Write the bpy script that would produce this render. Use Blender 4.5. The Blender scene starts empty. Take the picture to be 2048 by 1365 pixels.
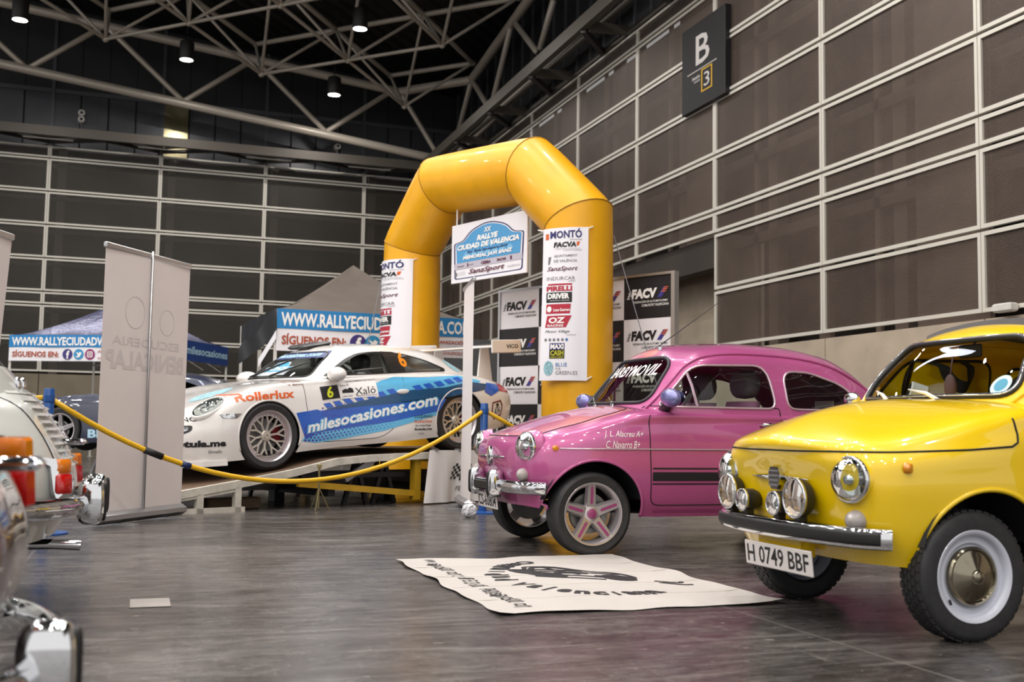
import bpy, math, random
import numpy as np
from mathutils import Vector, Matrix
from mathutils.bvhtree import BVHTree
random.seed(7)
SC = bpy.context.scene
COL = SC.collection
PI = math.pi

# ------------------------------------------------------------------ camera
CAM_Z = 0.79
F_PX, YAW, PITCH, ROLL = 2184.25, 0.3303, 0.0798, 0.0158
_fw = Vector((math.sin(YAW)*math.cos(PITCH), math.cos(YAW)*math.cos(PITCH), math.sin(PITCH)))
_rt = Vector((math.cos(YAW), -math.sin(YAW), 0)); _up = _rt.cross(_fw)
RT = _rt*math.cos(ROLL) + _up*math.sin(ROLL)
UP = -_rt*math.sin(ROLL) + _up*math.cos(ROLL)
FW = _fw
cam_data = bpy.data.cameras.new('camera')
cam = bpy.data.objects.new('camera', cam_data); COL.objects.link(cam)
_m = Matrix((RT, UP, -FW)).transposed().to_4x4(); _m.translation = (0, 0, CAM_Z)
cam.matrix_world = _m
cam_data.sensor_width = 36.0; cam_data.lens = F_PX*36.0/2048.0
cam_data.clip_end = 300; cam_data.clip_start = 0.05
cam_data.dof.use_dof = True; cam_data.dof.focus_distance = 7.2; cam_data.dof.aperture_fstop = 3.2
SC.camera = cam

# ------------------------------------------------------------------ world, exposure
W = bpy.data.worlds.new('hall_air'); SC.world = W; W.use_nodes = True
W.node_tree.nodes['Background'].inputs[0].default_value = (0.98, 0.96, 0.94, 1)
W.node_tree.nodes['Background'].inputs[1].default_value = 0.95
SC.view_settings.view_transform = 'Standard'; SC.view_settings.look = 'None'
SC.view_settings.gamma = 1.0; SC.view_settings.exposure = 0.16
SC.view_settings.use_curve_mapping = False
SC.cycles.max_bounces = 8; SC.cycles.transparent_max_bounces = 16
SC.cycles.caustics_reflective = False; SC.cycles.caustics_refractive = False

# the hall's own pendant lamps: (x, y, z) of the lit disc; the first four are in view
def ray(px, py):
    return FW + RT*((px-1024)/F_PX) - UP*((py-682.5)/F_PX)
def at_depth(px, py, d):
    return Vector((0, 0, CAM_Z)) + ray(px, py)*d
def on_z(px, py, z):
    r = ray(px, py); return Vector((0, 0, CAM_Z)) + r*((z-CAM_Z)/r.z)
def on_x(px, py, X):
    r = ray(px, py); return Vector((0, 0, CAM_Z)) + r*(X/r.x)
def on_y(px, py, Y):
    r = ray(px, py); return Vector((0, 0, CAM_Z)) + r*(Y/r.y)

# ------------------------------------------------------------------ object helpers
def tag(o, label=None, cat=None, group=None, kind=None):
    if label: o['label'] = label
    if cat: o['category'] = cat
    if group: o['group'] = group
    if kind: o['kind'] = kind
    return o
def thing(name, label, cat, loc=(0, 0, 0), rotz=0.0, group=None):
    o = bpy.data.objects.new(name, None); COL.objects.link(o)
    o.empty_display_size = 0.1
    o.location = loc; o.rotation_euler = (0, 0, rotz)
    return tag(o, label, cat, group)
def mk(name, geo, mat, parent=None, smooth=False, normals=None, loc=None, rot=None):
    """geo = (V, F) -> one mesh object"""
    V, F = geo
    me = bpy.data.meshes.new(name)
    me.from_pydata([tuple(map(float, v)) for v in V], [], [tuple(map(int, f)) for f in F])
    if mat is not None: me.materials.append(mat)
    if smooth or normals is not None:
        me.polygons.foreach_set('use_smooth', [True]*len(me.polygons))
    me.update()
    if normals is not None:
        me.normals_split_custom_set_from_vertices([tuple(map(float, n)) for n in normals])
    elif smooth == 'auto':
        try: me.set_sharp_from_angle(angle=math.radians(38))
        except Exception: pass
    return link(name, me, parent, loc, rot)
def link(name, me, parent=None, loc=None, rot=None):
    o = bpy.data.objects.new(name, me); COL.objects.link(o)
    if parent is not None: o.parent = parent
    if loc is not None: o.location = loc
    if rot is not None: o.rotation_euler = rot
    return o
def structure(o): o['kind'] = 'structure'; return o
def copy_tree(o, parent=None):
    c = o.copy(); COL.objects.link(c); c.parent = parent
    for ch in list(o.children): copy_tree(ch, c)
    return c

# ------------------------------------------------------------------ geometry helpers: all return (V, F)
def join(*gs):
    V = []; F = []
    for g in gs:
        k = len(V); V += [tuple(v) for v in g[0]]; F += [tuple(i+k for i in f) for f in g[1]]
    return V, F
def xf(g, m):
    return [tuple(m @ Vector(v)) for v in g[0]], g[1]
def move(g, d): return [(v[0]+d[0], v[1]+d[1], v[2]+d[2]) for v in g[0]], g[1]
def box(x0, x1, y0, y1, z0, z1):
    V = [(x, y, z) for z in (z0, z1) for y in (y0, y1) for x in (x0, x1)]
    return V, [(0,2,3,1),(4,5,7,6),(0,1,5,4),(2,6,7,3),(0,4,6,2),(1,3,7,5)]
def bbox(x0, x1, y0, y1, z0, z1, b=0.01):
    """box with chamfered vertical and horizontal edges"""
    b = min(b, (x1-x0)*.45, (y1-y0)*.45, (z1-z0)*.45)
    V = []; 
    def ring(z, i):
        return [(x0+b+i-b*1, y0+b, z)] 
    prof = []
    def rect(z, ins):
        a0, a1, c0, c1 = x0+ins, x1-ins, y0+ins, y1-ins
        k = b*0.7
        return [(a0+k, c0, z), (a1-k, c0, z), (a1, c0+k, z), (a1, c1-k, z), (a1-k, c1, z), (a0+k, c1, z), (a0, c1-k, z), (a0, c0+k, z)]
    R = [rect(z0, b), rect(z0+b, 0), rect(z1-b, 0), rect(z1, b)]
    for r in R: V += r
    F = []
    for k in range(3):
        for i in range(8):
            j = (i+1) % 8
            F.append((k*8+i, k*8+j, k*8+8+j, k*8+8+i))
    F.append(tuple(range(7, -1, -1))); F.append(tuple(range(24, 32)))
    return V, F
def beam(p, q, w, h, up=(0, 0, 1)):
    """rectangular bar from p to q: width w sideways, height h along up"""
    p = Vector(p); q = Vector(q); d = (q-p).normalized(); u = Vector(up)
    s = d.cross(u)
    if s.length < 1e-4: s = d.cross(Vector((1, 0, 0)))
    s.normalize(); u = s.cross(d).normalized()
    V = []
    for e in (p, q):
        for a, b in ((-1,-1),(1,-1),(1,1),(-1,1)):
            V.append(tuple(e + s*(a*w/2) + u*(b*h/2)))
    return V, [(0,1,2,3)[::-1],(4,5,6,7)] + [(i, (i+1)%4, 4+(i+1)%4, 4+i) for i in range(4)]
def tube(pts, r, seg=8, closed=False, cap=True):
    P = [Vector(p) for p in pts]; n = len(P)
    rs = list(r) if hasattr(r, '__len__') else [r]*n
    T = []
    for i in range(n):
        a = P[(i-1) % n] if (closed or i > 0) else P[i]
        b = P[(i+1) % n] if (closed or i < n-1) else P[i]
        t = (b-a); T.append(t.normalized() if t.length > 1e-9 else Vector((0, 0, 1)))
    ref = Vector((0, 0, 1)) if abs(T[0].z) < 0.9 else Vector((1, 0, 0))
    nrm = (ref - T[0]*ref.dot(T[0])).normalized()
    V = []; F = []
    for i in range(n):
        nrm = nrm - T[i]*nrm.dot(T[i])
        nrm = nrm.normalized() if nrm.length > 1e-6 else T[i].orthogonal().normalized()
        bi = T[i].cross(nrm)
        for k in range(seg):
            a = 2*PI*k/seg
            V.append(tuple(P[i] + (nrm*math.cos(a) + bi*math.sin(a))*rs[i]))
    for i in range(n if closed else n-1):
        j = (i+1) % n
        for k in range(seg):
            l = (k+1) % seg
            F.append((i*seg+k, i*seg+l, j*seg+l, j*seg+k))
    if cap and not closed:
        F.append(tuple(range(seg-1, -1, -1))); F.append(tuple((n-1)*seg+k for k in range(seg)))
    return V, F
def lathe(prof, seg=24, axis='z', closed=False, cap=False):
    """prof = [(r, a)]; spun about the axis (a runs along it)"""
    V = []; F = []
    n = len(prof)
    for r, a in prof:
        for k in range(seg):
            t = 2*PI*k/seg; c, s = r*math.cos(t), r*math.sin(t)
            V.append((c, s, a) if axis == 'z' else ((c, a, s) if axis == 'y' else (a, c, s)))
    for i in range(n if closed else n-1):
        j = (i+1) % n
        for k in range(seg):
            l = (k+1) % seg
            f = (i*seg+k, i*seg+l, j*seg+l, j*seg+k)
            F.append(f if axis != 'y' else f[::-1])
    if cap and not closed:
        if prof[0][0] > 1e-6: F.append(tuple(range(seg))[::-1] if axis != 'y' else tuple(range(seg)))
        if prof[-1][0] > 1e-6: F.append(tuple((n-1)*seg+k for k in range(seg)) if axis != 'y' else tuple((n-1)*seg+k for k in range(seg))[::-1])
    return V, F
def sphere(c, r, seg=14, rings=8, sx=1, sy=1, sz=1):
    prof = [(r*math.sin(PI*i/rings), -r*math.cos(PI*i/rings)) for i in range(rings+1)]
    prof[0] = (1e-5, prof[0][1]); prof[-1] = (1e-5, prof[-1][1])
    V, F = lathe(prof, seg)
    return [(c[0]+v[0]*sx, c[1]+v[1]*sy, c[2]+v[2]*sz) for v in V], F
def grid(fn, nu, nv, closed_u=False):
    """fn(i/nu, j/nv) -> point"""
    V = []; F = []
    for i in range(nu if closed_u else nu+1):
        for j in range(nv+1): V.append(tuple(fn(i/nu, j/nv)))
    m = nv+1
    for i in range(nu):
        a = i; b = (i+1) % nu if closed_u else i+1
        for j in range(nv): F.append((a*m+j, b*m+j, b*m+j+1, a*m+j+1))
    return V, F
def prism(poly, t0, t1, frame=None):
    """2D polygon extruded along z from t0 to t1"""
    n = len(poly)
    V = [(p[0], p[1], t0) for p in poly] + [(p[0], p[1], t1) for p in poly]
    F = [tuple(range(n))[::-1], tuple(range(n, 2*n))] + [(i, (i+1) % n, n+(i+1) % n, n+i) for i in range(n)]
    g = (V, F)
    return xf(g, frame) if frame is not None else g
def frame_mat(o, x, y, z):
    m = Matrix((Vector(x), Vector(y), Vector(z))).transposed().to_4x4(); m.translation = Vector(o); return m
def cr(pts, n=6, closed=False):
    """Catmull-Rom through points"""
    P = [np.array(p, float) for p in pts]; m = len(P); out = []
    rng = range(m) if closed else range(m-1)
    for i in rng:
        p0 = P[(i-1) % m] if (closed or i > 0) else 2*P[0]-P[1]
        p1 = P[i]; p2 = P[(i+1) % m]
        p3 = P[(i+2) % m] if (closed or i+2 < m) else 2*P[-1]-P[-2]
        for k in range(n):
            t = k/n
            out.append(0.5*((2*p1) + (-p0+p2)*t + (2*p0-5*p1+4*p2-p3)*t*t + (-p0+3*p1-3*p2+p3)*t**3))
    if not closed: out.append(P[-1])
    return [tuple(p) for p in out]
def rrect(x0, x1, y0, y1, r, n=5):
    pts = []
    for cx, cy, a0 in ((x1-r, y0+r, -90), (x1-r, y1-r, 0), (x0+r, y1-r, 90), (x0+r, y0+r, 180)):
        for k in range(n+1):
            a = math.radians(a0+90*k/n); pts.append((cx+r*math.cos(a), cy+r*math.sin(a)))
    return pts
def round_poly(poly, r=0.05, n=5):
    """polygon with each corner replaced by an arc-like curve"""
    out = []; m = len(poly)
    for i in range(m):
        p = np.array(poly[i], float); a = np.array(poly[i-1], float); b = np.array(poly[(i+1) % m], float)
        ri = r[i] if hasattr(r, '__len__') else r
        da = (a-p); db = (b-p); la = np.linalg.norm(da); lb = np.linalg.norm(db)
        k = min(ri, la*.48, lb*.48)
        s = p+da/la*k; e = p+db/lb*k
        for t in np.linspace(0, 1, n+1): out.append(tuple((1-t)**2*s + 2*t*(1-t)*p + t*t*e))
    return out
def pill(c, rx, ry, rz, e=.55, seg=20, rings=12):
    def sg(v, p): return math.copysign(abs(v)**p, v)
    def f(a, b):
        th = 2*PI*a; ph = PI*(b-.5)
        return (c[0]+rx*sg(math.cos(ph), e)*sg(math.cos(th), e), c[1]+ry*sg(math.cos(ph), e)*sg(math.sin(th), e), c[2]+rz*sg(math.sin(ph), e))
    return grid(f, seg, rings, True)
def disc2(cx, cy, r, n=20, ry=None):
    ry = ry or r
    return [(cx+r*math.cos(2*PI*k/n), cy+ry*math.sin(2*PI*k/n)) for k in range(n)]

# ------------------------------------------------------------------ print: 2D shapes placed on planes or curved surfaces
_tc = {}
def text2(s, bold=0.0, shear=0.0, space=1.0, res=2):
    key = (s, bold, shear, space)
    if key in _tc: return _tc[key]
    cu = bpy.data.curves.new('txt', 'FONT'); cu.body = s; cu.offset = bold; cu.shear = shear
    cu.space_character = space; cu.resolution_u = res
    o = bpy.data.objects.new('txt', cu); me = bpy.data.meshes.new_from_object(o)
    V = np.array([v.co[:2] for v in me.vertices]) if len(me.vertices) else np.zeros((0, 2))
    F = [tuple(p.vertices) for p in me.polygons]
    bpy.data.objects.remove(o); bpy.data.curves.remove(cu); bpy.data.meshes.remove(me)
    if len(V): V = V - V.min(0)
    _tc[key] = (V, F); return V, F
def txt(s, x0, x1, y0, y1, bold=0.0, shear=0.0, space=1.0, fit=True):
    """text stretched into the box; 2D geometry"""
    V, F = text2(s, bold, shear, space)
    w, h = V.max(0)
    return [(x0+(x1-x0)*v[0]/w, y0+(y1-y0)*v[1]/h) for v in V], F
def poly2(pts): return list(pts), [tuple(range(len(pts)))]
def poly_fan(pts):
    c = np.mean(np.array(pts), 0); n = len(pts)
    return list(pts)+[tuple(c)], [(i, (i+1) % n, n) for i in range(n)]
def ring2(outer, inner):
    n = len(outer); return list(outer)+list(inner), [(i, (i+1) % n, n+(i+1) % n, n+i) for i in range(n)]
def join2(*gs):
    V = []; F = []
    for g in gs:
        k = len(V); V += list(g[0]); F += [tuple(i+k for i in f) for f in g[1]]
    return V, F
def rect2(x0, x1, y0, y1): return [(x0, y0), (x1, y0), (x1, y1), (x0, y1)], [(0, 1, 2, 3)]
def put(g2, fn):
    """map 2D geometry through fn(x, y) -> 3D"""
    return [tuple(fn(v[0], v[1])) for v in g2[0]], g2[1]
def plane_fn(o, x, y, off=0.0):
    o = Vector(o); x = Vector(x); y = Vector(y); n = x.cross(y).normalized()
    return lambda a, b: o + x*a + y*b + n*off
def tri2(g2):
    V, F = g2; T = []
    for f in F:
        for i in range(1, len(f)-1): T.append((f[0], f[i], f[i+1]))
    return V, T

# ------------------------------------------------------------------ cutting of triangle meshes along a field = 0
def cut(V, T, fld, N=None):
    """-> (inside V,T,N), (outside V,T,N); inside is fld < 0"""
    V = np.asarray(V, float); T = np.asarray(T, int).reshape(-1, 3); fld = np.asarray(fld, float)
    fld = np.where(np.abs(fld) < 1e-6, 1e-6, fld)
    X = [V]; NN = [N] if N is not None else None
    ins = fld < 0; cnt = ins[T].sum(1)
    Tin = list(map(tuple, T[cnt == 3])); Tout = list(map(tuple, T[cnt == 0]))
    newV = []; newN = []; cache = {}; base = len(V)
    def mid(a, b):
        key = (a, b) if a < b else (b, a)
        if key in cache: return cache[key]
        t = fld[a]/(fld[a]-fld[b]); newV.append(V[a]+(V[b]-V[a])*t)
        if N is not None: newN.append(N[a]+(N[b]-N[a])*t)
        cache[key] = base+len(newV)-1; return cache[key]
    for tri in T[(cnt == 1) | (cnt == 2)]:
        a, b, c = map(int, tri); k = int(ins[a])+int(ins[b])+int(ins[c])
        lone = ins if k == 1 else ~ins
        while not lone[a]: a, b, c = b, c, a
        ab = mid(a, b); ac = mid(a, c)
        one = [(a, ab, ac)]; two = [(ab, b, c), (ab, c, ac)]
        if k == 1: Tin += one; Tout += two
        else: Tout += one; Tin += two
    V2 = np.vstack([V]+([np.array(newV)] if newV else []))
    N2 = None
    if N is not None: N2 = np.vstack([N]+([np.array(newN)] if newN else []))
    def comp(T):
        if not T: return np.zeros((0, 3)), np.zeros((0, 3), int), (np.zeros((0, 3)) if N2 is not None else None)
        T = np.array(T); u, inv = np.unique(T.ravel(), return_inverse=True)
        return V2[u], inv.reshape(-1, 3), (N2[u] if N2 is not None else None)
    return comp(Tin), comp(Tout)
def sdf(poly, X, Y):
    """signed distance of points to a closed polygon (negative inside)"""
    P = np.array(poly, float); Q = np.roll(P, -1, 0)
    d = np.full(len(X), 1e9); wn = np.zeros(len(X), bool)
    for (ax, ay), (bx, by) in zip(P, Q):
        ex, ey = bx-ax, by-ay; L = ex*ex+ey*ey
        if L < 1e-14: continue
        t = np.clip(((X-ax)*ex+(Y-ay)*ey)/L, 0, 1)
        d = np.minimum(d, np.hypot(X-ax-t*ex, Y-ay-t*ey))
        c = ((ay > Y) != (by > Y))
        with np.errstate(divide='ignore', invalid='ignore'):
            xi = (bx-ax)*(Y-ay)/(by-ay+1e-15)+ax
        wn ^= (c & (X < xi))
    return np.where(wn, -d, d)
def gridcut2(g2, step):
    """split 2D triangles on a lattice so that they can follow a curved surface"""
    V, T = tri2(g2)
    if not len(T): return V, T
    V = np.array([(v[0], v[1], 0) for v in V], float); T = np.array(T, int)
    parts = [(V, T, None)]
    for ax in (0, 1):
        lo, hi = V[:, ax].min(), V[:, ax].max()
        k = math.floor(lo/step)+1
        while k*step < hi:
            nxt = []
            for (v, t, n) in parts[-1:]:
                a, b = cut(v, t, v[:, ax]-k*step-1.3e-5)
                if len(a[1]): nxt.append(a)
                if len(b[1]): nxt.append(b)
            parts = parts[:-1]+nxt; k += 1
        Vs = []; Ts = []; o = 0
        for v, t, n in parts: Vs.append(v); Ts.append(t+o); o += len(v)
        parts = [(np.vstack(Vs), np.vstack(Ts), None)]
    v, t, _ = parts[0]
    return [(p[0], p[1]) for p in v], [tuple(x) for x in t]

# ------------------------------------------------------------------ materials
def lin(h):
    if isinstance(h, str):
        h = h.lstrip('#'); c = [int(h[i:i+2], 16)/255 for i in (0, 2, 4)]
        return tuple((x/12.92 if x <= 0.04045 else ((x+0.055)/1.055)**2.4) for x in c)
    return tuple(h)
MATS = {}
def mat(name, col='#808080', rough=0.5, metal=0.0, coat=0.0, spec=0.5, var=0.0, vscale=6.0, bump=0.0, bscale=40.0, emit=None, estr=0.0, alpha=1.0, stretch=None, coat_rough=0.03):
    if name in MATS: return MATS[name]
    m = bpy.data.materials.new(name); m.use_nodes = True; nt = m.node_tree; b = nt.nodes['Principled BSDF']
    c = lin(col)
    b.inputs['Base Color'].default_value = (*c, 1); b.inputs['Roughness'].default_value = rough
    b.inputs['Metallic'].default_value = metal; b.inputs['Coat Weight'].default_value = coat
    b.inputs['Coat Roughness'].default_value = coat_rough
    b.inputs['Specular IOR Level'].default_value = spec; b.inputs['Alpha'].default_value = alpha
    if emit: b.inputs['Emission Color'].default_value = (*lin(emit), 1); b.inputs['Emission Strength'].default_value = estr
    if var or bump:
        tc = nt.nodes.new('ShaderNodeTexCoord'); mp = nt.nodes.new('ShaderNodeMapping')
        nt.links.new(tc.outputs['Object'], mp.inputs[0])
        if stretch: mp.inputs['Scale'].default_value = stretch
    if var:
        n = nt.nodes.new('ShaderNodeTexNoise'); n.inputs['Scale'].default_value = vscale; n.inputs['Detail'].default_value = 6
        r = nt.nodes.new('ShaderNodeValToRGB'); r.color_ramp.elements[0].position = .3; r.color_ramp.elements[1].position = .72
        r.color_ramp.elements[0].color = (*[x*(1-var) for x in c], 1); r.color_ramp.elements[1].color = (*[min(1, x*(1+var)) for x in c], 1)
        nt.links.new(mp.outputs[0], n.inputs[0]); nt.links.new(n.outputs[0], r.inputs[0]); nt.links.new(r.outputs[0], b.inputs['Base Color'])
    if bump:
        n2 = nt.nodes.new('ShaderNodeTexNoise'); n2.inputs['Scale'].default_value = bscale; n2.inputs['Detail'].default_value = 4
        bp = nt.nodes.new('ShaderNodeBump'); bp.inputs['Strength'].default_value = bump; bp.inputs['Distance'].default_value = 0.02
        nt.links.new(mp.outputs[0], n2.inputs[0]); nt.links.new(n2.outputs[0], bp.inputs['Height']); nt.links.new(bp.outputs[0], b.inputs['Normal'])
    MATS[name] = m; return m
def glass_mat(name, tint='#ffffff', refl=1.0, rough=0.0, dark=0.0):
    """clear pane: see-through with a Fresnel reflection"""
    if name in MATS: return MATS[name]
    m = bpy.data.materials.new(name); m.use_nodes = True; nt = m.node_tree; nt.nodes.clear()
    out = nt.nodes.new('ShaderNodeOutputMaterial'); mx = nt.nodes.new('ShaderNodeMixShader')
    tr = nt.nodes.new('ShaderNodeBsdfTransparent'); gl = nt.nodes.new('ShaderNodeBsdfGlossy'); fr = nt.nodes.new('ShaderNodeFresnel')
    fr.inputs[0].default_value = 1.5; tr.inputs[0].default_value = (*lin(tint), 1); gl.inputs['Roughness'].default_value = rough
    mu = nt.nodes.new('ShaderNodeMath'); mu.operation = 'MULTIPLY'; mu.inputs[1].default_value = refl; mu.use_clamp = True
    nt.links.new(fr.outputs[0], mu.inputs[0]); nt.links.new(mu.outputs[0], mx.inputs[0])
    nt.links.new(tr.outputs[0], mx.inputs[1]); nt.links.new(gl.outputs[0], mx.inputs[2]); nt.links.new(mx.outputs[0], out.inputs[0])
    MATS[name] = m; return m
M_CHROME = mat('chrome', '#dcdde0', .07, 1.0)
M_BLACK = mat('black_rubber', '#141416', .55)
M_BLACKPLASTIC = mat('black_plastic', '#1b1b1d', .35)
M_INKBLACK = mat('black_ink', '#17151a', .6)
M_INKWHITE = mat('white_ink', '#f4f2f0', .5)
M_PVC = mat('white_banner_vinyl', '#eceaf0', .45)
M_ALU = mat('brushed_aluminium', '#b9b9bb', .32, .85)
M_GALV = mat('galvanised_steel', '#8f9092', .45, .6, var=.15, vscale=9)
M_STEELWHITE = mat('white_painted_steel', '#d9d6cf', .45, var=.1, vscale=7)
M_BLUEPOST = mat('blue_painted_post', '#1c4f94', .35)
M_GLASS = glass_mat('clear_window_glass', '#e8eeec')
M_GLASSTINT = glass_mat('smoked_window_glass', '#dcd3d8', 1.0)
M_GLASSDARK = glass_mat('dark_window_glass', '#3d3b3c', 1.2)
M_TYRE = mat('tyre_rubber', '#2a2a2c', .62, var=.25, vscale=30)
M_ORANGE = mat('amber_lens', '#d98a08', .15, coat=.6)
M_REDLENS = mat('red_lens', '#b80d0a', .12, coat=.6)
# ================================================================== THE HALL
HM = 1.1                                   # module height of the wall cladding (m)
EX, DY = 9.4435*HM, 34.8392*HM             # right wall plane x, back wall plane y
ZB = CAM_Z + 1.4278*HM; WM = 3.1603*HM; NR = 0.3887*HM
X0, Y0 = -2.7298*HM, 10.3139*HM
LEV = [ZB, ZB+HM, ZB+2*HM, ZB+2*HM+NR]
for _ in range(4): LEV.append(LEV[-1]+HM)
LEV.append(LEV[-1]+NR)                     # top of the cladding
ZT = LEV[-1]

# ---- lamps first: they are the light of the hall
M_LAMPBODY = mat('lamp_housing', '#1d1b1c', .5)
M_LAMPGLOW = mat('lamp_glow', '#ffffff', .5, emit='#fff4ee', estr=14.0)
LAMP_W = 135.0
def pendant_mesh():
    hs = lathe([(.05, .62), (.10, .60), (.20, .56), (.215, .5), (.215, .02), (.205, 0), (.19, 0), (.19, .06), (.01, .06)], 20)
    return hs
_hm = None
def pendant(loc, label, first=[None]):
    t = thing('pendant_lamp', label, 'lamp', loc, 0, 'pendant lamps under the roof')
    if first[0] is None:
        a = mk('housing', pendant_mesh(), M_LAMPBODY, t, 'auto')
        b = mk('diffuser', lathe([(.001, .03), (.188, .03), (.188, .025), (.001, .025)], 20), M_LAMPGLOW, t)
        c = mk('cord', tube([(0, 0, .6), (0, 0, 3.2)], .012, 5), M_BLACK, t)
        first[0] = (a.data, b.data, c.data)
    else:
        for n, d in zip(('housing', 'diffuser', 'cord'), first[0]): link(n, d, t)
    L = bpy.data.lights.new('lamp_light', 'AREA'); L.shape = 'DISK'; L.size = .37; L.energy = LAMP_W; L.color = (1.0, .955, .90)
    lo = bpy.data.objects.new('lamp_light', L); COL.objects.link(lo); lo.parent = t; lo.location = (0, 0, .018)
    return t
for px, py, d, lab in ((40, 40, 29.6, 'lit pendant lamp at the far left of the roof frame'), (373, 120, 33, 'lit pendant lamp hanging before the black cladding above the left tent'),
                       (720, 58, 30.5, 'lit pendant lamp highest and rightmost under the roof frame'), (668, 190, 35, 'lowest of the lit pendant lamps, over the grey tent')):
    pendant(at_depth(px, py, d), lab)
for iy, y in enumerate((-7.0, -3.0, 1.0, 5.0, 9.0, 13.0, 17.0, 21.0)):
    for ix, x in enumerate((-16.0, -12.0, -8.0, -4.0, 0.0, 4.0)):
        pendant((x + (1.4 if iy % 2 else 0), y, 12.0), 'pendant lamp of the hall outside the picture')

# a long lit roof strip, out of the picture, that the windscreens mirror
sk_ = thing('strip_skylight', 'long lit strip in the roof outside the picture', 'skylight', (2.5, 13.0, 12.9))
mk('frame', join(box(-.26, -.18, -7, 7, -.05, .12), box(.18, .26, -7, 7, -.05, .12)), M_LAMPBODY, sk_)
mk('pane', box(-.18, .18, -7, 7, 0, .03), mat('lit_skylight_pane', '#ffffff', .5, emit='#eaf0ff', estr=12.0), sk_)

# ---- floor
def floor_material():
    m = bpy.data.materials.new('worn_dark_concrete'); m.use_nodes = True; nt = m.node_tree; b = nt.nodes['Principled BSDF']
    tc = nt.nodes.new('ShaderNodeTexCoord')
    def noise(scale, stretch, detail=8, rough=.62, dist=0.0, rot=0.0):
        mp = nt.nodes.new('ShaderNodeMapping'); mp.inputs['Scale'].default_value = stretch; mp.inputs['Rotation'].default_value = (0, 0, rot)
        nt.links.new(tc.outputs['Object'], mp.inputs[0])
        n = nt.nodes.new('ShaderNodeTexNoise'); n.inputs['Scale'].default_value = scale; n.inputs['Detail'].default_value = detail
        n.inputs['Roughness'].default_value = rough; n.inputs['Distortion'].default_value = dist
        nt.links.new(mp.outputs[0], n.inputs[0]); return n
    def ramp(src, stops):
        r = nt.nodes.new('ShaderNodeValToRGB'); els = r.color_ramp.elements
        while len(els) > 1: els.remove(els[-1])
        for i, (p, c) in enumerate(stops):
            e = els[0] if i == 0 else els.new(p)
            e.position = p; e.color = (*c, 1)
        nt.links.new(src.outputs[0], r.inputs[0]); return r
    def mix(a, bb, f, mode='MIX'):
        x = nt.nodes.new('ShaderNodeMix'); x.data_type = 'RGBA'; x.blend_type = mode
        if isinstance(f, float): x.inputs[0].default_value = f
        else: nt.links.new(f.outputs[0], x.inputs[0])
        nt.links.new(a.outputs[2] if a.bl_idname == 'ShaderNodeMix' else a.outputs[0], x.inputs[6])
        nt.links.new(bb.outputs[2] if bb.bl_idname == 'ShaderNodeMix' else bb.outputs[0], x.inputs[7]); return x
    base = ramp(noise(.9, (1, 1.3, 1), 12, .72, .8), [(.3, (.028, .024, .024)), (.5, (.072, .064, .061)), (.7, (.150, .137, .131))])
    fine = ramp(noise(7, (1, 1.8, 1), 10, .85, .4, .3), [(.36, (.30, .30, .30)), (.53, (1, 1, 1)), (.66, (2.0, 1.95, 1.9))])
    c1 = mix(base, fine, 1.0, 'MULTIPLY')
    streak = ramp(noise(1.6, (.5, 4, 1), 9, .75, 1.2, -.12), [(.50, (0, 0, 0)), (.68, (.7, .7, .7))])
    light = nt.nodes.new('ShaderNodeRGB'); light.outputs[0].default_value = (.21, .195, .185, 1)
    c2 = mix(c1, light, streak)
    scr = ramp(noise(2.0, (9, .5, 1), 7, .7, 2.5, .5), [(.60, (0, 0, 0)), (.70, (.55, .55, .55))])
    c3 = mix(c2, light, scr)
    spot = ramp(noise(17, (1, 1.6, 1), 3, .5), [(.67, (0, 0, 0)), (.73, (1, 1, 1))])
    c4 = mix(c3, light, spot)
    # slab joints
    br = nt.nodes.new('ShaderNodeTexBrick'); br.inputs['Scale'].default_value = 1.0; br.inputs['Mortar Size'].default_value = .008
    br.inputs['Brick Width'].default_value = 3.1; br.inputs['Row Height'].default_value = 2.6; br.offset = 0.0
    br.inputs['Color1'].default_value = (0, 0, 0, 1); br.inputs['Color2'].default_value = (0, 0, 0, 1); br.inputs['Mortar'].default_value = (.5, .5, .5, 1)
    mp = nt.nodes.new('ShaderNodeMapping'); mp.inputs['Location'].default_value = (.55, .9, 0)
    nt.links.new(tc.outputs['Object'], mp.inputs[0]); nt.links.new(mp.outputs[0], br.inputs[0])
    c5 = mix(c4, light, br)
    nt.links.new(c5.outputs[2], b.inputs['Base Color'])
    rr = ramp(noise(1.4, (1, 2.5, 1), 8, .7), [(.3, (.12, .12, .12)), (.7, (.36, .36, .36))])
    nt.links.new(rr.outputs[0], b.inputs['Roughness']); b.inputs['Specular IOR Level'].default_value = .6
    bp = nt.nodes.new('ShaderNodeBump'); bp.inputs['Strength'].default_value = .12; bp.inputs['Distance'].default_value = .01
    nt.links.new(noise(30, (1, 2, 1), 6).outputs[0], bp.inputs['Height']); nt.links.new(bp.outputs[0], b.inputs['Normal'])
    return m
M_FLOOR = floor_material()
floor = structure(mk('floor', ([(-45, -22, 0), (EX+4, -22, 0), (EX+4, DY+2, 0), (-45, DY+2, 0)], [(0, 1, 2, 3)]), M_FLOOR))

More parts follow.
